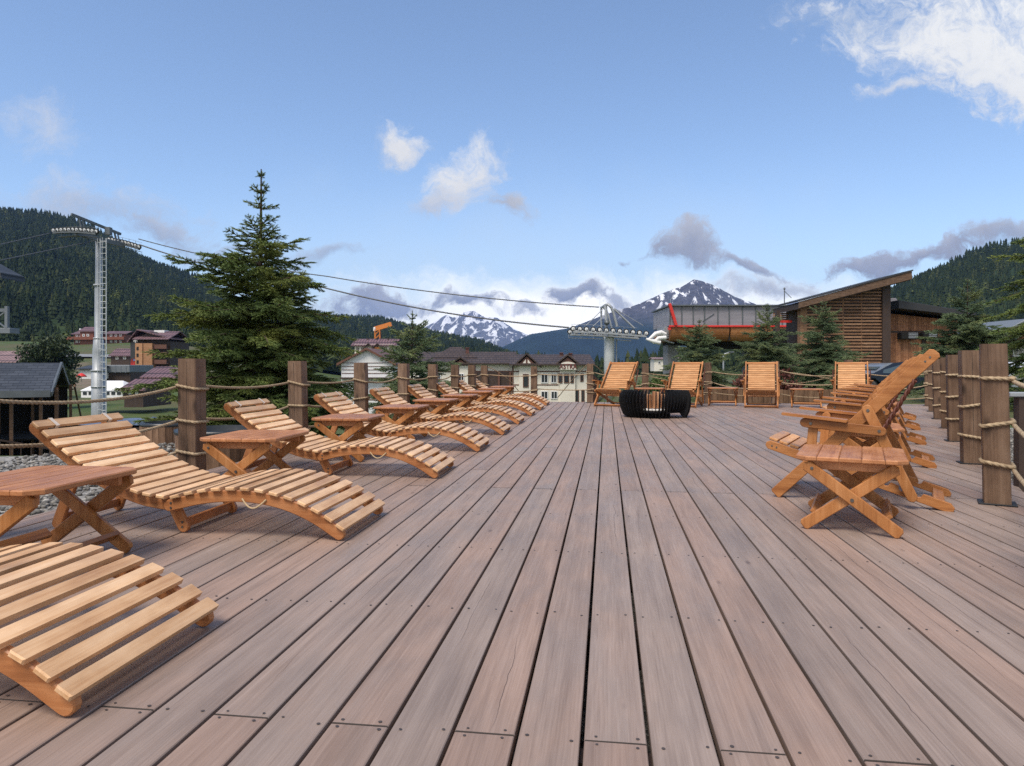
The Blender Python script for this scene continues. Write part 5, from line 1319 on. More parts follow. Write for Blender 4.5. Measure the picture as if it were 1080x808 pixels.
# round timber hull
pr = [( -0.02 + 0.75 * (1 - cos(a)), z(345.3) - (z(345.3) - z(359.5)) * sin(a)) for a in [pi / 2 * q / 8 for q in range(9)]]
for u0, u1 in ((707.5, 769.2), (771, 838)):
    mb = MB(); ol = pr + [(DP, z(359.5)), (DP, z(345.3))]; mb.prism(ol, x(u0), x(u1), lambda a, b, t: (t, a, b), 0, 0, None, 't'); s.part('timber_hull', M['hull'], mb)
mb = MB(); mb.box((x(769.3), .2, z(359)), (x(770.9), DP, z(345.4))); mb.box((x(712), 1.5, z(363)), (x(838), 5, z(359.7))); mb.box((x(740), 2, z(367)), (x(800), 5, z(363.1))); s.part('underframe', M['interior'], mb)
mb = MB(); mb.box((x(711), 2.4, 0), (x(722), 4.4, z(363.2))); s.part('pier', M['concrete'], mb)
mb = MB(); mb.box((x(800), 2.4, 0), (x(814), 4.4, z(363.2))); s.part('pier', M['concrete'], mb)
mb = MB(); mb.box((x(703), .8, z(357)), (x(707.3), 4, z(344))); mb.box((x(701.5), .6, z(353)), (x(703), 3.4, z(347)), .05); mb.tube([(x(701), .8, z(358)), (x(707), .8, z(360)), (x(713), .8, z(361.5))], .09, 6)
for q in range(5): mb.bar((x(702), .55, z(346) - q * .2), (x(707), .55, z(346) - q * .2), .06, .06)
mb.tube([(x(708), .3, z(343)), (x(708), .3, z(316)), (x(710), .3, z(313)), (x(713), .3, z(314))], .03, 5)
s.part('front_machinery', M['galv'], mb)
mb = MB()
for (pts) in ([(684, 358.5), (692, 352), (698, 350.5), (703, 352.5)], [(689, 362), (695, 356.5), (703, 356)], [(682, 357.5), (690, 360), (697, 361.5)]):
    mb.tube([(x(a), .2, z(b)) for a, b in pts], [.10, .2, .2, .14][:len(pts)], 7)
s.part('cable_guide', M['whitepaint'], mb)

# ---- lift towers
def sheave_train(mb, mbw, c, l, n, pitch, R, bow, drop=0.28):
    """row of wheels along direction l, centred at c; mb = steel, mbw = wheels"""
    l = Vector(l); side = Vector((l.y, -l.x, 0)).normalized(); pts = []
    for k in range(n):
        q = (k - (n - 1) / 2); p = Vector(c) + l * (q * pitch) + Vector((0, 0, -bow * (q / (n / 2)) ** 2)); pts.append(p)
        nn = 12; vs = []
        for t in (-.09, .09):
            for j in range(nn): 
                a = 2 * pi * j / nn; vs.append(tuple(p + side * t + l * (R * cos(a)) + Vector((0, 0, R * sin(a)))))
        for t in (-.09, .09):
            for j in range(nn):
                a = 2 * pi * j / nn; vs.append(tuple(p + side * (t * 1.02) + l * (R * .62 * cos(a)) + Vector((0, 0, R * .62 * sin(a)))))
        fs = [(j, (j + 1) % nn, nn + (j + 1) % nn, nn + j) for j in range(nn)] + [tuple(range(nn - 1, -1, -1)), tuple(range(nn, 2 * nn))]
        mbw.add(vs, fs, 0); mbw.add(vs, [tuple(2 * nn + j for j in range(nn)), tuple(3 * nn + j for j in range(nn))], 1)
    for t in (-.14, .14):
        for a, b in zip(pts, pts[1:]): mb.bar(a + side * t - Vector((0, 0, drop)), b + side * t - Vector((0, 0, drop)), .07, .14)
        for k in range(0, n - 1, 2): mb.bar(pts[k] + side * t, (pts[k] + pts[k + 1]) / 2 + side * t - Vector((0, 0, drop)), .05, .09); mb.bar(pts[k + 1] + side * t, (pts[k] + pts[k + 1]) / 2 + side * t - Vector((0, 0, drop)), .05, .09)
    # catwalk with a rail beside it
    for t in (-.75,):
        for a, b in zip(pts[::2], pts[2::2]):
            mb.bar(a + side * t - Vector((0, 0, drop + .25)), b + side * t - Vector((0, 0, drop + .25)), .5, .05)
            mb.tube([tuple(a + side * (t - .2) + Vector((0, 0, .45))), tuple(b + side * (t - .2) + Vector((0, 0, .45)))], .02, 4, 0, None, False); mb.tube([tuple(a + side * (t - .2) + Vector((0, 0, .05))), tuple(b + side * (t - .2) + Vector((0, 0, .05)))], .018, 4, 0, None, False)
            mb.tube([tuple(a + side * (t - .2) + Vector((0, 0, .45))), tuple(a + side * (t - .2) - Vector((0, 0, drop + .25)))], .02, 4, 0, None, False)
    return pts
s = Site('lift_tower', 104, 70, 'tall grey tubular lift tower with a ladder, rising over the village at the left', 'lift tower', turn=0, grp='cable car lift towers'); x, z = s.x, s.z; k7 = s.k
mb = MB(); secs = [(0, .80), (z(440), .78), (z(391), .76), (z(390.5), .66), (z(372), .66), (z(358), .55), (z(357), .44), (z(305), .42), (z(300), .36), (z(252), .34)]
mb.lathe([(r * .83, q) for q, r in secs], n=24)
for v in (408, 391, 357, 301): mb.lathe([(.86 * (.8 if v > 380 else .55), -.09), (.86 * (.8 if v > 380 else .55), .09)], (0, 0, z(v)), 24)
s.part('shaft', M['galv'], mb)
mb = MB(); lx = x(111); y0 = -.35
for t in (-.30, .30): mb.tube([(lx + t, y0, .1), (lx + t, y0, z(252))], .05, 5)
q = .3
while q < z(252): mb.bar((lx - .30, y0, q), (lx + .30, y0, q), .06, .06); q += .6
for t in (-.24, .24): mb.tube([(lx + t, y0 - .55, .1), (lx + t, y0 - .55, z(252))], .022, 5)
q = 1.0
while q < z(252):
    for t in (-.24, .24): mb.bar((lx + t, y0, q), (lx + t, y0 - .55, q), .03, .03)
    mb.bar((lx - .24, y0 - .55, q), (lx + .24, y0 - .55, q), .03, .03); q += 1.5
q = 1.4
while q < z(258): mb.bar((x(104), 0, q), (lx, y0, q), .04, .04); q += 3.2
s.part('ladder', M['paletube'], mb)
c1, c2 = Vector((x(95), -2.4, z(247))), Vector((x(117), 2.4, z(251.0))); lv_ = Vector((0.985, -0.15, -0.05))
mb = MB(); mw = MB(); sheave_train(mb, mw, c1, lv_, 12, .42, .24, .16); sheave_train(mb, mw, c2, Vector((.93, -.15, -.24)), 10, .40, .24, .1)
mb.bar(c1 + Vector((0, 0, -.35)), c2 + Vector((0, 0, -.35)), .34, .42); 
s.part('sheave_frame', M['galvdark'], mb); s.part('sheave_wheels', [M['rubber'], M['paletube']], mw)
mb = MB(); a, b = Vector((x(92.5), -2.6, z(232))), Vector((x(112.5), 2.5, z(242))); mb.bar(a, b, .2, .24)
for q, w in ((.14, c1), (.86, c2)):
    p = a.lerp(b, q); mb.bar(p, p + Vector((.25, 0, -1.0)), .14, .14); mb.bar(p + Vector((.1, .4, 0)), p + Vector((.4, .3, -1.1)), .1, .1)
mb.box((x(109) - .25, .65, z(246)), (x(109) + .25, 1.15, z(238))); s.part('lifting_beam', M['galvdark'], mb)
s = Site('lift_tower', 642.5, 62, 'pale lift tower with a row of wheels behind the leftmost back deck chair', 'lift tower', grp='cable car lift towers'); x, z = s.x, s.z
mb = MB(); mb.lathe([(.46, 0), (.46, z(357.5)), (.40, z(355))], n=28); s.part('shaft', M['paletube'], mb)
mb = MB(); mb.tube([(x(650), -.1, .1), (x(650), -.1, z(358))], .06, 6); s.part('conduit', M['galv'], mb)
mb = MB(); mw = MB(); 
sheave_train(mb, mw, (x(641), -1.2, z(349.2)), (.995, .03, -.062), 12, .58, .235, .06); sheave_train(mb, mw, (x(641), 2.3, z(350)), (.995, .03, -.05), 12, .58, .235, .06)
mb.bar((x(642), -1.3, z(353)), (x(642), 2.6, z(353)), .4, .45)
s.part('sheave_frame', M['galv'], mb); s.part('sheave_wheels', [M['rubber'], M['whitepaint']], mw)
mb = MB()
for yy in (-1.0, 2.2):
    mb.tube([(x(638), yy, z(353)), (x(637.3), yy, z(323)), (x(639), yy, z(321.6)), (x(643), yy, z(325)), (x(645.5), yy, z(331)), (x(649), yy, z(345))], .13 if yy < 0 else .09, 8)
    if yy > 0: continue
    mb.tube([(x(637.5), yy, z(324)), (x(617), yy, z(344))], .035, 5); mb.tube([(x(638), yy, z(332)), (x(624), yy, z(345))], .035, 5); mb.tube([(x(646), yy, z(327)), (x(667), yy, z(347))], .09, 6)
mb.tube([(x(646), -1, z(326)), (x(676), -1, z(344))], .03, 5)
mb.bar((x(637.6), -1.2, z(322.5)), (x(637.6), 2.4, z(322.5)), .16, .16); s.part('head_frame', M['galv'], mb)
mb = MB(); mb.lathe([(.0, -.15), (.2, -.14), (.24, 0), (.2, .3), (0, .32)], (x(637.8), -1.3, z(341)), 14, axis='y'); s.part('motor', M['galvdark'], mb)
# ---- haul ropes
def cable(pts, R, label, grp='cable car haul ropes', sag=0.0):
    """pts: (u, v, d)"""
    W = []; 
    for (u0, v0, d0), (u1, v1, d1) in zip(pts, pts[1:]):
        a = Vector((*P(u0, d0), Z(v0, d0))); b = Vector((*P(u1, d1), Z(v1, d1)))
        for j in range(25): 
            q = j / 25; p = a.lerp(b, q); p.z -= sag * 4 * q * (1 - q); W.append(p)
    W.append(b); mb = MB(); mb.tube(W, R, 6); o = mb.build('haul_rope', [M['cable']]); tag(o, label, 'cable', grp)
cable([(53, 246, 68), (-160, 294, 45)], .045, 'upper haul rope leaving the left lift tower towards the left photo edge')
cable([(146, 252, 72), (345, 291.5, 68), (632, 324, 62)], .05, 'upper haul rope between the two lift towers', sag=0.35)
cable([(147, 258, 71), (340, 303, 68), (600, 345.5, 62)], .07, 'lower haul rope between the two lift towers', sag=0.5)
cable([(100, 254, 70), (-160, 308, 45)], .045, 'lower haul rope leaving the left lift tower towards the left photo edge')

# ---- cream hotel
s = Site('hotel', 515, 90, 'long cream hotel with brown gabled roofs and a red sign over its right gable', 'hotel'); x, z = s.x, s.z; DP = 12.0
mb = MB(); mb.box((x(402), 1.2, -1), (x(541), DP, z(383.5))); s.part('left_wing', M['cream'], mb)
mb = MB(); mb.box((x(541), 0, -1), (x(622), DP, z(384))); s.part('right_wing', M['cream'], mb)
mb = MB(); xa, xb = x(396), x(545); ye, yr = .5, 6.5
mb.prism([(ye, z(384.5)), (yr, z(371.5)), (DP + .7, z(384.5)), (DP + .7, z(383)), (yr, z(370)), (ye, z(383))], xa, xb, lambda a, b, t: (t, a, b)); r1 = s.part('roof', M['brownroof'], mb)
mb = MB(); hx0, hx1 = x(452), x(502); hz0, hz1 = z(377), z(364.5); cx_, cy_ = x(478), 8
A = [(hx0, 3, hz0), (hx1, 3, hz0), (hx1, 13, hz0), (hx0, 13, hz0), (x(470), 7, hz1), (x(482), 7, hz1)]
mb.add(A, [(0, 1, 5, 4), (1, 2, 5), (2, 3, 4, 5), (3, 0, 4)], 0); s.part('hip_roof', M['brownroof'], mb)
mb = MB(); xa, xb = x(537), x(627); ye, yr = -.9, 5.5
mb.prism([(ye, z(385.5)), (yr, z(374.5)), (DP + .7, z(385.5)), (DP + .7, z(384)), (yr, z(373)), (ye, z(384))], xa, xb, lambda a, b, t: (t, a, b)); s.part('roof', M['brownroof'], mb)
for um, hw, vt, vb, y in ((485, 11.5, 377, 385.5, 1.0), (555.5, 12.5, 373.5, 385.5, -.2), (598.5, 10, 374.5, 383, -.2)):
    mb = MB(); gable(mb, x(um - hw), x(um + hw), y, y + 5, z(vb), z(vt + .6), .35, .22); s.part('gable_roof', M['brownroof'], mb)
    mb = MB(); mb.prism([(x(um - hw + 2), z(vb)), (x(um + hw - 2), z(vb)), (x(um), z(vt + 2.2))], y - .1, y + .3, lambda a, b, t: (a, t, b)); g_ = s.part('gable_wall', M['trim'], mb)
    if um == 555.5:
        mb = MB()
        for q in (-1, 1): mb.prism([(x(um + q * 1), z(384)), (x(um + q * 5), z(384)), (x(um + q * 1), z(379))], y - .16, y - .105, lambda a, b, t: (a, t, b)); 
        s.part('gable_infill', M['cream'], mb, g_)
    mb = MB(); mb.box((x(um - 8), y + .0 - .12, -1), (x(um + 8), y + 1.0, z(vb) - .02)); s.part('bay_wall', M['cream'], mb)
mb = MB(); mb.prism([(x(590), z(390)), (x(607), z(390)), (x(607), z(386.2))] + [(x(598.5) + (x(607) - x(598.5)) * cos(a), z(386.2) + (z(381.5) - z(386.2)) * sin(a)) for a in [pi * q / 10 for q in range(1, 10)]] + [(x(590), z(386.2))], -.85, -.6, lambda a, b, t: (a, t, b)); sg = s.part('sign_board', M['cream'], mb)
fc = bpy.data.curves.new('sign_letters', 'FONT'); fc.body = 'ASTRA'; fc.size = 0.86; fc.align_x = 'CENTER'; fc.extrude = .03; fc.offset = 0.018; fc.space_character = 1.08; fc.materials.append(M['letters'])
tmp = bpy.data.objects.new('tmp_letters', fc); col.objects.link(tmp); bpy.context.view_layer.update()
fme = bpy.data.meshes.new_from_object(tmp.evaluated_get(bpy.context.evaluated_depsgraph_get())); bpy.data.objects.remove(tmp)
fo = link(bpy.data.objects.new('sign_letters', fme), sg); fo.rotation_euler = (pi / 2, 0, 0); fo.location = (x(598.6), -.885, z(388.9)); fo.scale = (0.80, 1, 1)
mb = MB(); mb.box((x(402), 1.13, z(392.6)), (x(541), 1.195, z(391.2))); mb.box((x(541), -.05, z(392.4)), (x(622), -.004, z(391.2))); mb.box((x(540.3), -.08, -1), (x(541.6), .3, z(385))); mb.box((x(606.2), -.22, z(430)), (x(606.8), -.125, z(385))); mb.box((x(541), -.04, z(406.5)), (x(589), -.003, z(405.4))); s.part('brown_band', M['trim'], mb)
mb = MB(); mb.box((x(497), 1.08, z(410)), (x(540), 1.19, z(392.8))); p_ = s.part('porch_recess', M['darkwood'], mb)
mb = MB()
for u in (500, 512, 525, 537): mb.box((x(u), .8, z(425)), (x(u) + .25, 1.06, z(392.8)))
mb.box((x(497), .75, z(409)), (x(540), .95, z(407.5))); s.part('porch_post', M['trim'], mb, p_)
for (u0, u1, v0, v1, y, ml) in ((483, 489, 394, 406, .86, 1), (551.5, 557.5, 394.5, 408.5, -.34, 0), (570.5, 578, 394, 404, -.02, 1), (581, 587, 394, 404, -.02, 1), (588.6, 593, 394, 404, -.34, 0), (594.5, 600, 394, 404, -.34, 0), (601.5, 605, 394, 404, -.34, 0), (612, 615.5, 394, 402.5, -.02, 0),
    (570.5, 578, 412.5, 421, -.02, 1), (581, 588, 412.5, 421, -.02, 1), (551.5, 558, 413, 425, -.34, 0), (606.5, 610.5, 411, 424, -.02, 0), (613, 616.5, 411, 424, -.02, 0), (408, 414, 394, 404, 1.17, 1), (420, 426, 394, 404, 1.17, 1), (440, 446, 394, 404, 1.17, 1), (458, 464, 394, 404, 1.17, 1)):
    s.window(u0, u1, v0, v1, y, 'trim' if ml == 0 else 'white', ml, None, .09)
for u, v in ((490.5, 366.5), (595, 372), (605, 372.5)):
    mb = MB(); mb.box((x(u - 1.8), 4.6, z(376)), (x(u + 1.8), 5.2, z(v)), .03); mb.box((x(u - 2.3), 4.5, z(v)), (x(u + 2.3), 5.3, z(v - .9))); s.part('chimney', M['brick'], mb)
mb = MB(); mb.prism([(2.2, z(380.2)), (3.3, z(377.8)), (3.3, z(377.2)), (2.2, z(379.6))], x(507), x(512), lambda a, b, t: (t, a, b)); s.part('skylight', M['skyglass'], mb)
mb = MB(); mb.box((x(622), 2, -1), (x(632), 8, z(402))); mb.prism([(x(620), z(402)), (x(634), z(402)), (x(628), z(396)), (x(620), z(396))], 1.5, 8.5, lambda a, b, t: (a, t, b)); s.part('annex', M['trim'], mb)
# ---- white house with brown stripes
s = Site('white_house', 388, 62, 'white gabled house with thin brown stripes behind the left fence', 'house'); x, z = s.x, s.z
mb = MB(); gwall(mb, x(360), x(414), 0, 7, -1.5, z(383.5), z(369.5)); s.part('wall', M['white'], mb)
mb = MB(); gable(mb, x(360), x(414), 0, 7, z(383.5), z(369.2), .35, .2); s.part('roof', M['trim'], mb)
mb = MB()
for v in (382.5, 386.2, 389.8, 393.5): mb.box((x(360.5), -.03, z(v + .6)), (x(413.5), -.003, z(v)))
s.part('stripe', M['trim'], mb)
mb = MB(); mb.box((x(360), -.6, z(399.5)), (x(414), .0 - .031, z(398))); s.part('ledge', M['darkwood'], mb)
# ---- plum-roofed house behind it and the crane
s = Site('plum_roof_house', 398, 150, 'cream apartment house with a plum metal roof below the orange crane', 'house', base=-4.0); x, z = s.x, s.z
mb = MB(); mb.box((x(374), 0, 0), (x(415), 9, z(363))); s.part('wall', M['cream'], mb)
mb = MB(); gable(mb, x(373), x(416), 0, 9, z(364.5), z(357.5), .5, .25, 'x'); s.part('roof', M['plumroof'], mb)
for u in (389, 398.5): 
    mb = MB(); gable(mb, x(u - 4), x(u + 4), -.6, 4, z(366.5), z(363), .3, .2); s.part('dormer', M['darkwood'], mb)
mb = MB(); mb.box((x(395), -.4, z(371)), (x(402), -.01, z(366))); s.part('balcony', M['orange'], mb)
for u in (376, 381, 386, 405.5, 410.5): s.window(u, u + 2.6, 366.5, 370, -.02, 'trim', 0, None, .1); s.window(u, u + 2.6, 371.5, 375, -.02, 'trim', 0, None, .1)
for u in (384, 393.5, 406):
    mb = MB(); mb.box((x(u - .7), 3.5, z(361)), (x(u + .7), 4.5, z(356))); s.part('chimney', M['darkwood'], mb)
s = Site('tower_crane', 398.3, 160, 'orange tower crane with a short rising jib above the plum roof', 'crane', base=-4.0); x, z = s.x, s.z
mb = MB(); w = .55
for dx in (-w, w):
    for dy in (-w, w): mb.tube([(dx, dy, 0), (dx, dy, z(347.5))], .12, 4)
q = 0
while q < z(349): 
    for sgn in (-1, 1): mb.bar((-w, sgn * w, q), (w, sgn * w, q + 1.0), .12, .12); mb.bar((sgn * w, -w, q), (sgn * w, w, q + 1.0), .12, .12)
    q += 1.0
s.part('mast', M['orange'], mb)
mb = MB(); mb.bar((x(395.5), 0, z(347)), (x(413), 0, z(341.8)), 1.0, 1.0, (0, 0, 1), .1)
s.part('jib', M['orange'], mb); mb = MB(); mb.box((x(394.2), -.6, z(349.5)), (x(396.4), .6, z(345.3)), .1); s.part('cab', M['whitepaint'], mb)
# ---- shingled pavilion at the left
s = Site('shingled_shelter', 30, 24, 'open dark shelter with a blue-grey shingled gable roof at the left', 'shelter', base=-3.4, turn=radians(27)); x, z = s.x, s.z
ze, zr_ = z(412.5), z(385.5); X0, X1 = x(-190), x(60)
mb = MB(); ym = 2.6
for (ya, za, yb, zb) in ((-.35, ze - .08, ym, zr_), (5.6, ze - .08, ym, zr_)):
    mb.prism([(ya, za), (yb, zb), (yb, zb + .1), (ya, za + .1)], X0, X1 - .3, lambda a, b, t: (t, a, b))
s.part('roof', M['slate'], mb)
mb = MB()
for (ya, za, yb, zb) in ((-.4, ze - .1, ym, zr_), (5.65, ze - .1, ym, zr_)): mb.bar((X1 - .28, ya, za), (X1 - .28, yb, zb + .06), .07, .16, (0, 0, 1))
mb.box((X0, -.42, ze - .2), (X1 - .3, -.36, ze + .03)); s.part('bargeboard', M['galvdark'], mb)
mb = MB()
for xx in (x(40), x(54), x(14), x(-20), x(-70)):
    for ya in (.2, 4.9):
        mb = MB(); mb.box((xx - .05, ya, 0), (xx + .05, ya + .1, ze + .1)); s.part('timber_post', M['planter'], mb)
mb = MB(); mb.bar((x(58), 5.0, ze + .05), (x(58), 8.2, z(462)), .06, .1); s.part('brace', M['planter'], mb)
mb = MB(); mb.box((X0, 5.1, 0), (x(50), 5.2, ze)); mb.box((X0, .35, 0), (x(-25), .4, ze - .1)); mb.box((x(-24), 2.0, z(470)), (x(50), 5.0, z(468))); s.part('shade_panels', M['interior'], mb)  # near-black panels stand for the shade inside the open shelter
mb = MB()
for q in range(9): mb.bar((x(5 + q * 9), .1, z(478 + q * 2)), (x(5 + q * 9), .1, z(464 + q * 2)), .03, .03)
mb.bar((x(0), .1, z(462)), (x(85), .1, z(484)), .06, .06); s.part('railing', M['darkwood'], mb)
# ---- balcony corner of a chalet outside the left edge
s = Site('balcony_chalet', -40, 30, 'corner of a dark chalet with a cross-braced balcony at the left photo edge', 'chalet', base=-3.3); x, z = s.x, s.z
mb = MB(); mb.box((x(-420), 1.5, 0), (x(-110), 6, z(300))); s.part('wall', M['darkwood'], mb)
mb = MB(); mb.prism([(x(-260), z(180)), (x(-100), z(236)), (x(16), z(296)), (x(15), z(290)), (x(-100), z(228)), (x(-260), z(172))], -.8, .6, lambda a, b, t: (a, t, b)); s.part('roof', M['slate'], mb)
mb = MB(); mb.box((x(-260), -.1, z(352)), (x(12), .5, z(346)), .02); mb.box((x(-260), -.08, z(329)), (x(9), .02, z(325.5))); mb.box((x(6.5), -.1, z(346)), (x(9.5), .04, z(323)))
for q in range(8):
    a, b = x(-16 - q * 23), x(6 - q * 23); mb.bar((a, -.03, z(346)), (b, -.03, z(329)), .06, .05); mb.bar((a, .025, z(329)), (b, .025, z(346)), .06, .05); mb.box((a - .05, -.07, z(346)), (a + .05, .02, z(328)))
s.part('balcony', M['greymetal'], mb)
# ---- village
s = Site('tower_house', 160, 150, 'tall dark building with a plank stair tower, plum roof and a painted mural', 'building', base=-3.5); x, z = s.x, s.z
mb = MB(); gwall(mb, x(137.5), x(179), 0.2, 9, 0, z(360), z(349.5)); s.part('wall', M['darkwood'], mb)
mb = MB(); mb.prism([(x(135.5), z(361.5)), (x(146), z(348.5)), (x(182), z(358)), (x(182), z(356.8)), (x(146), z(347.3)), (x(135.5), z(360))], -.6, 9.6, lambda a, b, t: (a, t, b)); s.part('roof', M['plumroof'], mb)
mb = MB(); gable(mb, x(145), x(180), -1.2, 9, z(358.2), z(349.5), .3, .2, 'x'); s.part('roof', M['plumroof'], mb)
mb = MB(); mb.box((x(146.8), -1.6, z(393)), (x(154.2), .15, z(362.3))); mb.box((x(154.4), -1.4, z(393)), (x(164), .15, z(362.3))); t_ = s.part('stair_tower', M['towerwood'], mb)
for v in (366, 373, 380, 387):
    mb = MB(); mb.box((x(148.3), -1.66, z(v + 3.6)), (x(150.4), -1.602, z(v))); s.part('window', M['interior'], mb, t_)
mb = MB(); mb.box((x(137.8), -.1, z(393.5)), (x(146.2), .19, z(361))); mu = s.part('mural', M['mural'], mb)
mb = MB(); c = (x(143.2), z(358.8)); r0 = x(2.6) - x(0)
mb = MB()
for q in range(6):
    a = pi * q / 3 + pi / 6; e = (c[0] + r0 * cos(a), c[1] + r0 * sin(a)); mb.bar((c[0], -.14, c[1]), (e[0], -.14, e[1]), .14, .05, (0, 1, 0))
    for sgn in (-1, 1): 
        p = (c[0] + r0 * .6 * cos(a), c[1] + r0 * .6 * sin(a)); mb.bar((p[0], -.14, p[1]), (p[0] + r0 * .35 * cos(a + sgn * .9), -.14, p[1] + r0 * .35 * sin(a + sgn * .9)), .1, .05, (0, 1, 0))
s.part('snowflake', M['whitepaint'], mb, mu)
mb = MB(); bx = x(138.0); rr = random.Random(3)
for q in range(7):
    a = x(138 + q * 1.15); mb.prism([(a, z(388)), (a + .26, z(388)), (a + .2 + rr.uniform(-.1, .15), z(380 - rr.uniform(0, 4)))], -.16, -.104, lambda a, b, t: (a, t, b))
mb.prism([(x(138), z(393)), (x(139.6), z(393)), (x(138.6), z(390))], -.16, -.104, lambda a, b, t: (a, t, b)); s.part('flames', M['red'], mb, mu)
mb = MB(); mb.box((x(138.6), -.18, z(391)), (x(145.8), -.108, z(388.2))); mb.box((x(141), -.18, z(380.5)), (x(144.5), -.165, z(379))); s.part('blue_band', M['muralblue'], mb, mu)
mb = MB()
for q in range(3): mb.box((x(164.3), -1.0, z(368 + q * 8)), (x(178), .15, z(367 + q * 8))); mb.box((x(164.3), -1.02, z(367 + q * 8)), (x(178), -.95, z(363.5 + q * 8)))
s.part('balcony', M['trim'], mb)
mb = MB(); mb.box((x(155), 3, z(352)), (x(166), 5, z(347.5))); s.part('roof_vent', M['whitepaint'], mb)
s = Site('red_chalet', 98, 300, 'red-brown timber chalet with long balconies on the slope left of the plank tower', 'chalet'); x, z = s.x, s.z
mb = MB(); mb.box((x(78), 0, -6), (x(100), 9, z(352))); mb.box((x(86), -1, -6), (x(100), 8, z(349))); mb.box((x(112), 0, -6), (x(132), 8, z(353))); s.part('wall', M['chaletwood'], mb)
mb = MB(); gable(mb, x(86), x(100), -1, 8, z(349.5), z(345), .6, .3, 'x'); gable(mb, x(77), x(100), 0, 9, z(352.5), z(349.5), .6, .3, 'x'); gable(mb, x(112), x(133), 0, 8, z(352), z(349.5), .8, .3, 'x'); s.part('roof', M['plumroof'], mb)
mb = MB(); mb.box((x(74), -2.5, z(358.5)), (x(134), -.1, z(355.5))); s.part('balcony', M['chaletwood'], mb)
for u in (80, 84, 88.5, 93, 116, 121, 126): s.window(u, u + 2.6, 352.5, 355, -1.1 if 86 < u < 99 else -.1, 'white', 0, None, .2); s.window(u, u + 2.6, 359, 361.5, -.1, 'white', 0, None, .2)
mb = MB(); mb.box((x(79), 3, z(350)), (x(80.5), 4.5, z(346))); s.part('chimney', M['white'], mb)
def small_house(u0, u1, vr, ve, vb, d, roof, wall, label, name='village_house', axis='x', dp=7, wins=()):
    s = Site(name, (u0 + u1) / 2, d, label, 'house', base=Z(vb, d) - 1.0, grp='village houses below the left hill'); x, z = s.x, s.z; mb = MB()
    if axis == 'y': gwall(mb, x(u0), x(u1), 0, dp, 0, z(ve), z(vr + .5))
    else: gwall(mb, x(u0), x(u1), 0, dp, 0, z(ve), z(vr + .5), 'x')
    s.part('wall', M[wall], mb); mb = MB(); gable(mb, x(u0), x(u1), 0, dp, z(ve), z(vr), .5, .2, axis); s.part('roof', M[roof], mb)
    for u, v in wins: s.window(u, u + 3, v, v + 3, -.03, 'white', 0, None, .12)
    return s
small_house(117, 137, 368, 375, 382, 190, 'plumroof', 'darkwood', 'low dark house with a plum roof left of the painted tower', wins=((122, 376), (130, 376)))
small_house(131, 151, 402, 411, 421, 85, 'plumroof', 'darkwood', 'low house with a plum roof right of the white tent', wins=((136, 413), (143, 413)))
small_house(152, 184, 388, 398, 406, 105, 'plumroof', 'darkwood', 'broad plum-roofed house half hidden by the big spruce', axis='x', dp=9, wins=((157, 400), (168, 400)))
small_house(-30, 17, 371, 382, 392, 110, 'pinkroof', 'darkwood', 'house with a faded pink roof at the left edge behind the shelter', axis='x', dp=10)
small_house(84, 98, 386.5, 389.5, 394, 130, 'slate', 'white', 'small white kiosk with a dark roof behind the red parasol')
s = Site('grey_hall', 124, 135, 'long flat grey metal hall with a dark base behind the lift tower', 'hall', base=-5.0); x, z = s.x, s.z
mb = MB(); mb.box((x(110), 0, 0), (x(137.5), 8, z(393))); s.part('base_wall', M['darkwood'], mb)
mb = MB(); mb.box((x(109), -.5, z(393)), (x(138), 8.5, z(385)), .1)
for q in range(5): mb.box((x(112 + q * 5.4), -.56, z(393)), (x(113 + q * 5.4), -.502, z(385.5)))
s.part('metal_storey', M['greymetal'], mb)
s = Site('party_tent', 107, 85, 'white marquee tent with dark windows behind the lift tower', 'tent', base=Z(419.5, 85)); x, z = s.x, s.z
mb = MB(); A = [(x(84), 0, z(412)), (x(130), 0, z(412)), (x(130), 5, z(412)), (x(84), 5, z(412)), (x(96), 2.5, z(402)), (x(118), 2.5, z(402))]
mb.add(A, [(0, 1, 5, 4), (1, 2, 5), (2, 3, 4, 5), (3, 0, 4)], 0); s.part('canopy', M['tent'], mb)
mb = MB(); mb.box((x(85), .1, 0), (x(129), 4.9, z(412.1))); s.part('side_wall', M['tent'], mb)
for u in (87, 93, 99, 111, 117, 123): 
    mb = MB(); mb.box((x(u), .06, z(416.5)), (x(u + 4), .098, z(413.2))); s.part('window', M['glass'], mb)
s = Site('red_parasol', 86, 110, 'small red parasol near the white tent', 'parasol', base=Z(401, 110)); x, z = s.x, s.z
mb = MB(); mb.lathe([(.78, z(397.5)), (.6, z(395.8)), (.3, z(394.2)), (.02, z(393.4))], n=10); s.part('canopy', M['red'], mb)
mb = MB(); mb.tube([(0, 0, -.3), (0, 0, z(394))], .03, 6); s.part('pole', M['galvdark'], mb)
small_house(690, 717, 377.5, 379, 388, 210, 'pinkroof', 'cream', 'unfinished house with a pale flat roof far behind the middle back post', 'far_house', 'x', 6, ((694, 381), (700, 381), (708, 381)))
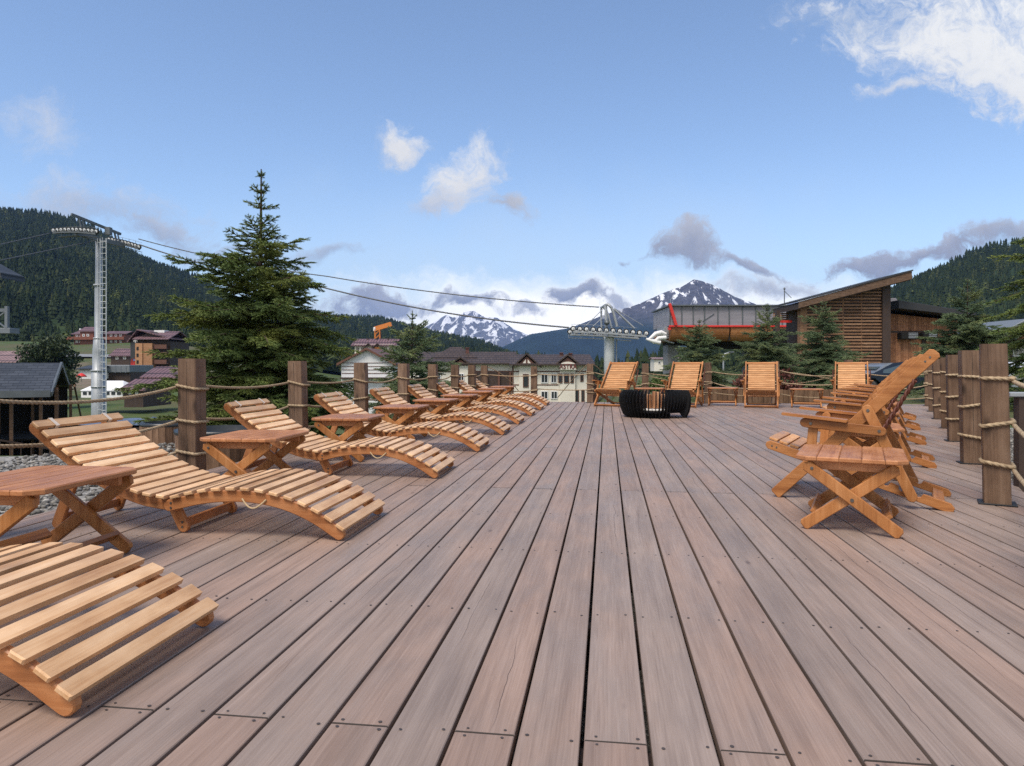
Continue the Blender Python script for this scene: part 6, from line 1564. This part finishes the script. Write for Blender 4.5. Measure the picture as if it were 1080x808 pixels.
# ---- other small things around the deck
def tub(u, d, R, h, base, label):
    x, y = P(u, d); e = empty('wooden_tub', (x, y, base), 0, label, 'tub', 'wooden tubs below the left rope fence'); mb = MB(); n = 26
    for k in range(n):
        a = 2 * pi * k / n; c = Vector((cos(a), sin(a), 0)); t = Vector((-sin(a), cos(a), 0)); w = 2 * pi * R / n * .485
        mb.bar(tuple(c * (R * .94)), tuple(c * R + Vector((0, 0, h))), w * 2, .03, tuple(c), .004)
    mb.build('staves', [M['planter']], e)
    mb = MB(); mb.lathe([(R * .9, h - .04), (R * 1.06, h + .005), (R * 1.06, h + .04), (R * .9, h + .045), (R * .86, h - .05), (.02, h - .06)], n=30); mb.build('rim', [M['tubrim']], e)
tub(178, 9.6, .34, .46, -.42, 'wooden stave tub with a dark rim left of the nearest left rope post')
tub(233, 7.3, .42, .36, -.2, 'wooden stave tub with a dark rim right of the nearest left rope post')
s = Site('tarp_platform', 115, 20, 'flat blue-grey tarpaulin over a low platform below the left ropes', 'platform', base=-2.3); x, z = s.x, s.z
mb = MB(); n = 14; vs = []
for i in range(n + 1):
    for j in range(n + 1): vs.append((x(58) + (x(172) - x(58)) * i / n, -.2 + 2.4 * j / n, z(448) + .05 * sin(i * 1.7) * sin(j * 1.1) + .04 * rng.random() - .0 * j))
mb.add(vs, [(i * (n + 1) + j, (i + 1) * (n + 1) + j, (i + 1) * (n + 1) + j + 1, i * (n + 1) + j + 1) for i in range(n) for j in range(n)], 0, None, None, True); s.part('tarpaulin', M['tarp'], mb)
mb = MB(); mb.box((x(58), -.25, 0), (x(172), 2.3, z(450.5))); s.part('frame', M['darkwood'], mb)
mb = MB(); mb.tube([(x(135), -.5, z(458)), (x(135), -.5, z(449)), (x(140), -.5, z(449)), (x(140), -.5, z(458))], .035, 6); s.part('handrail', M['galvdark'], mb)
def planks(name, pts, h, base, label, mat='planter'):
    mb = MB(); o = Vector(pts[0])
    for a, b in zip(pts, pts[1:]):
        a = Vector(a); b = Vector(b); L = (b - a).length; n = max(1, int(L / .125)); d = (b - a).normalized()
        for k in range(n):
            p = a + d * (L * (k + .5) / n); hh = h + rng.uniform(-.012, .012)
            mb.bar((p.x - o.x, p.y - o.y, 0), (p.x - o.x, p.y - o.y, hh), L / n - .008, .025, (-d.y, d.x, 0), .003)
    e = mb.build(name, [M[mat]]); e.location = (o.x, o.y, base); tag(e, label, 'fence')
planks('board_fence', [P(735, 17.7), P(912, 17.7)], .42, -.17, 'low upright-board fence beyond the back edge of the deck')
planks('board_fence', [(3.9, 5.6), (4.9, 8.0)], .72, -.17, 'upright-board fence panel on the gravel beyond the right posts')
x, y = P(1077.5, 4.95); e = empty('meter_post', (x, y, -.17), 0, 'short dark post with a grey cap on the gravel at the right photo edge', 'post')
mb = MB(); mb.box((-.035, -.035, 0), (.035, .035, .80), .004); mb.build('shaft', [M['darkwood']], e); mb = MB(); mb.box((-.10, -.05, .802), (.10, .05, .835), .006); mb.build('cap', [M['galv']], e)
s = Site('street_lamp', 763, 38, 'slim grey street lamp between the two spruces before the station', 'street lamp'); x, z = s.x, s.z
mb = MB(); mb.tube([(0, 0, 0), (0, 0, z(376)), (x(764), 0, z(373.5)), (x(772), 0, z(371.5))], .045, 8); s.part('mast', M['galv'], mb); mb = MB(); mb.box((x(768), -.08, z(372.3)), (x(774), .08, z(370.8)), .02); s.part('lamp_head', M['galvdark'], mb)

# ---- parked cars
def car(u, d, heading, paint, label, base=None, wagon=True):
    x, y = P(u, d); g = gz(u, d) + .035; e = empty('parked_car', (x, y, g), heading, label, 'car', 'cars parked behind the deck'); m = plain(paint[0], paint[1], .25, .3, .03, 2)
    Wd = .88
    side = [(-2.2, .35), (-2.25, .62), (-2.2, .86), (-1.35, .93), (1.2, .95), (2.0, .86), (2.2, .7), (2.22, .38), (1.75, .3), (1.72, .5), (1.45, .68), (1.1, .68), (.86, .5), (.82, .28), (-.85, .28), (-.9, .5), (-1.15, .68), (-1.5, .68), (-1.75, .5), (-1.8, .3)]
    mb = MB(); mb.prism([(-a, b) for a, b in side], -Wd, Wd, XZ, .06); b_ = mb.build('body', [m], e)
    roof = [(-1.35, .93), (-1.0, 1.08), (-.55, 1.36), (-.3, 1.43), (.9, 1.45), (1.55, 1.38), (1.95, 1.08), (2.1, .93)] if wagon else [(-1.2, .93), (-.4, 1.38), (.0, 1.43), (.6, 1.42), (1.1, 1.32), (1.8, .95)]
    mb = MB(); N = len(roof); vs = []
    for yy, sh in ((-1, 0), (1, 0)):
        for a, b in roof: vs.append((a, yy * (Wd - .04 - (b - .93) * .3), b))
    fs = [(i, i + 1, N + i + 1, N + i) for i in range(N - 1)] + [tuple(range(N - 1, -1, -1)), tuple(range(N, 2 * N)), (N - 1, 0, N, 2 * N - 1)]
    mb.add(vs, fs, 0); mb.build('cabin', [m], e)
    spans = [(-1.0, -.02), (.03, .95), (1.02, 1.75)] if wagon else [(-.75, .05), (.1, 1.2)]
    top = lambda a: np.interp(a, [p[0] for p in roof], [p[1] for p in roof])
    for yy in (-1, 1):
        for a, b in spans:
            q = [(a, .95), (b, .95), (b, top(b) - .09), (a, top(a) - .09)] if top(a) - .09 > 1.0 else [(a, .95), (b, .95), (b, top(b) - .09), ((a + b) / 2, top((a + b) / 2) - .09), (a + .08, 1.0)]
            mb = MB(); pts = [(p, yy * (Wd - .035 - (h - .93) * .3 + .006), h) for p, h in q]; mb.add(pts, [tuple(range(len(pts))) if yy < 0 else tuple(range(len(pts) - 1, -1, -1))], 0); mb.build('window', [M['carglass']], e)
    for (a, h0), (b, h1), nm in ((roof[0 if not wagon else 1], roof[2 if wagon else 1], 'windscreen'), (roof[-1], roof[-3], 'rear_window')):
        mb = MB(); dx = .02 if nm == 'rear_window' else -.02
        va = .86; mb.add([(a + dx, -Wd + .2, h0 + .05), (a + dx, Wd - .2, h0 + .05), (b + dx, Wd - .28, h1 - .04), (b + dx, -Wd + .28, h1 - .04)], [(0, 1, 2, 3)], 0); mb.build(nm, [M['carglass']], e)
    for cx in (-1.32, 1.29):
        for yy in (-1, 1):
            mb = MB(); mb.lathe([(.2, -.1), (.31, -.1), (.33, -.05), (.33, .05), (.31, .1), (.2, .1)], (cx, yy * (Wd - .08), .33), 20, axis='y'); w = mb.build('wheel', [M['rubber']], e)
            mb = MB(); mb.lathe([(.02, -.115), (.2, -.105), (.2, .105), (.02, .115)], (cx, yy * (Wd - .08), .33), 12, axis='y', smooth=False); mb.build('rim', [M['rim']], w)
    for yy in (-1, 1):
        mb = MB(); mb.box((-2.245, yy * .66 - .16, .68), (-2.15, yy * .66 + .16, .8), .02); mb.build('headlight', [M['whitepaint']], e)
        mb = MB(); mb.box((2.13, yy * .7 - .12, .74), (2.235, yy * .7 + .12, .92), .02); mb.build('tail_light', [M['red']], e)
    return e
car(934, 34.5, TH + radians(8), ('blue_grey_car_paint', (0.20, 0.225, 0.26)), 'blue-grey estate car parked before the lodge')
car(962, 29.5, TH + radians(-60), ('dark_blue_car_paint', (0.02, 0.027, 0.04)), 'dark blue car parked behind the back of the nearest right-hand chair', wagon=False)
car(1075, 31, TH + radians(14), ('white_car_paint', (0.72, 0.73, 0.74)), 'white car parked at the right photo edge', wagon=True)
car(1078, 39, TH + radians(4), ('red_car_paint', (0.4, 0.02, 0.02)), 'red car behind the white one at the right photo edge', wagon=False)
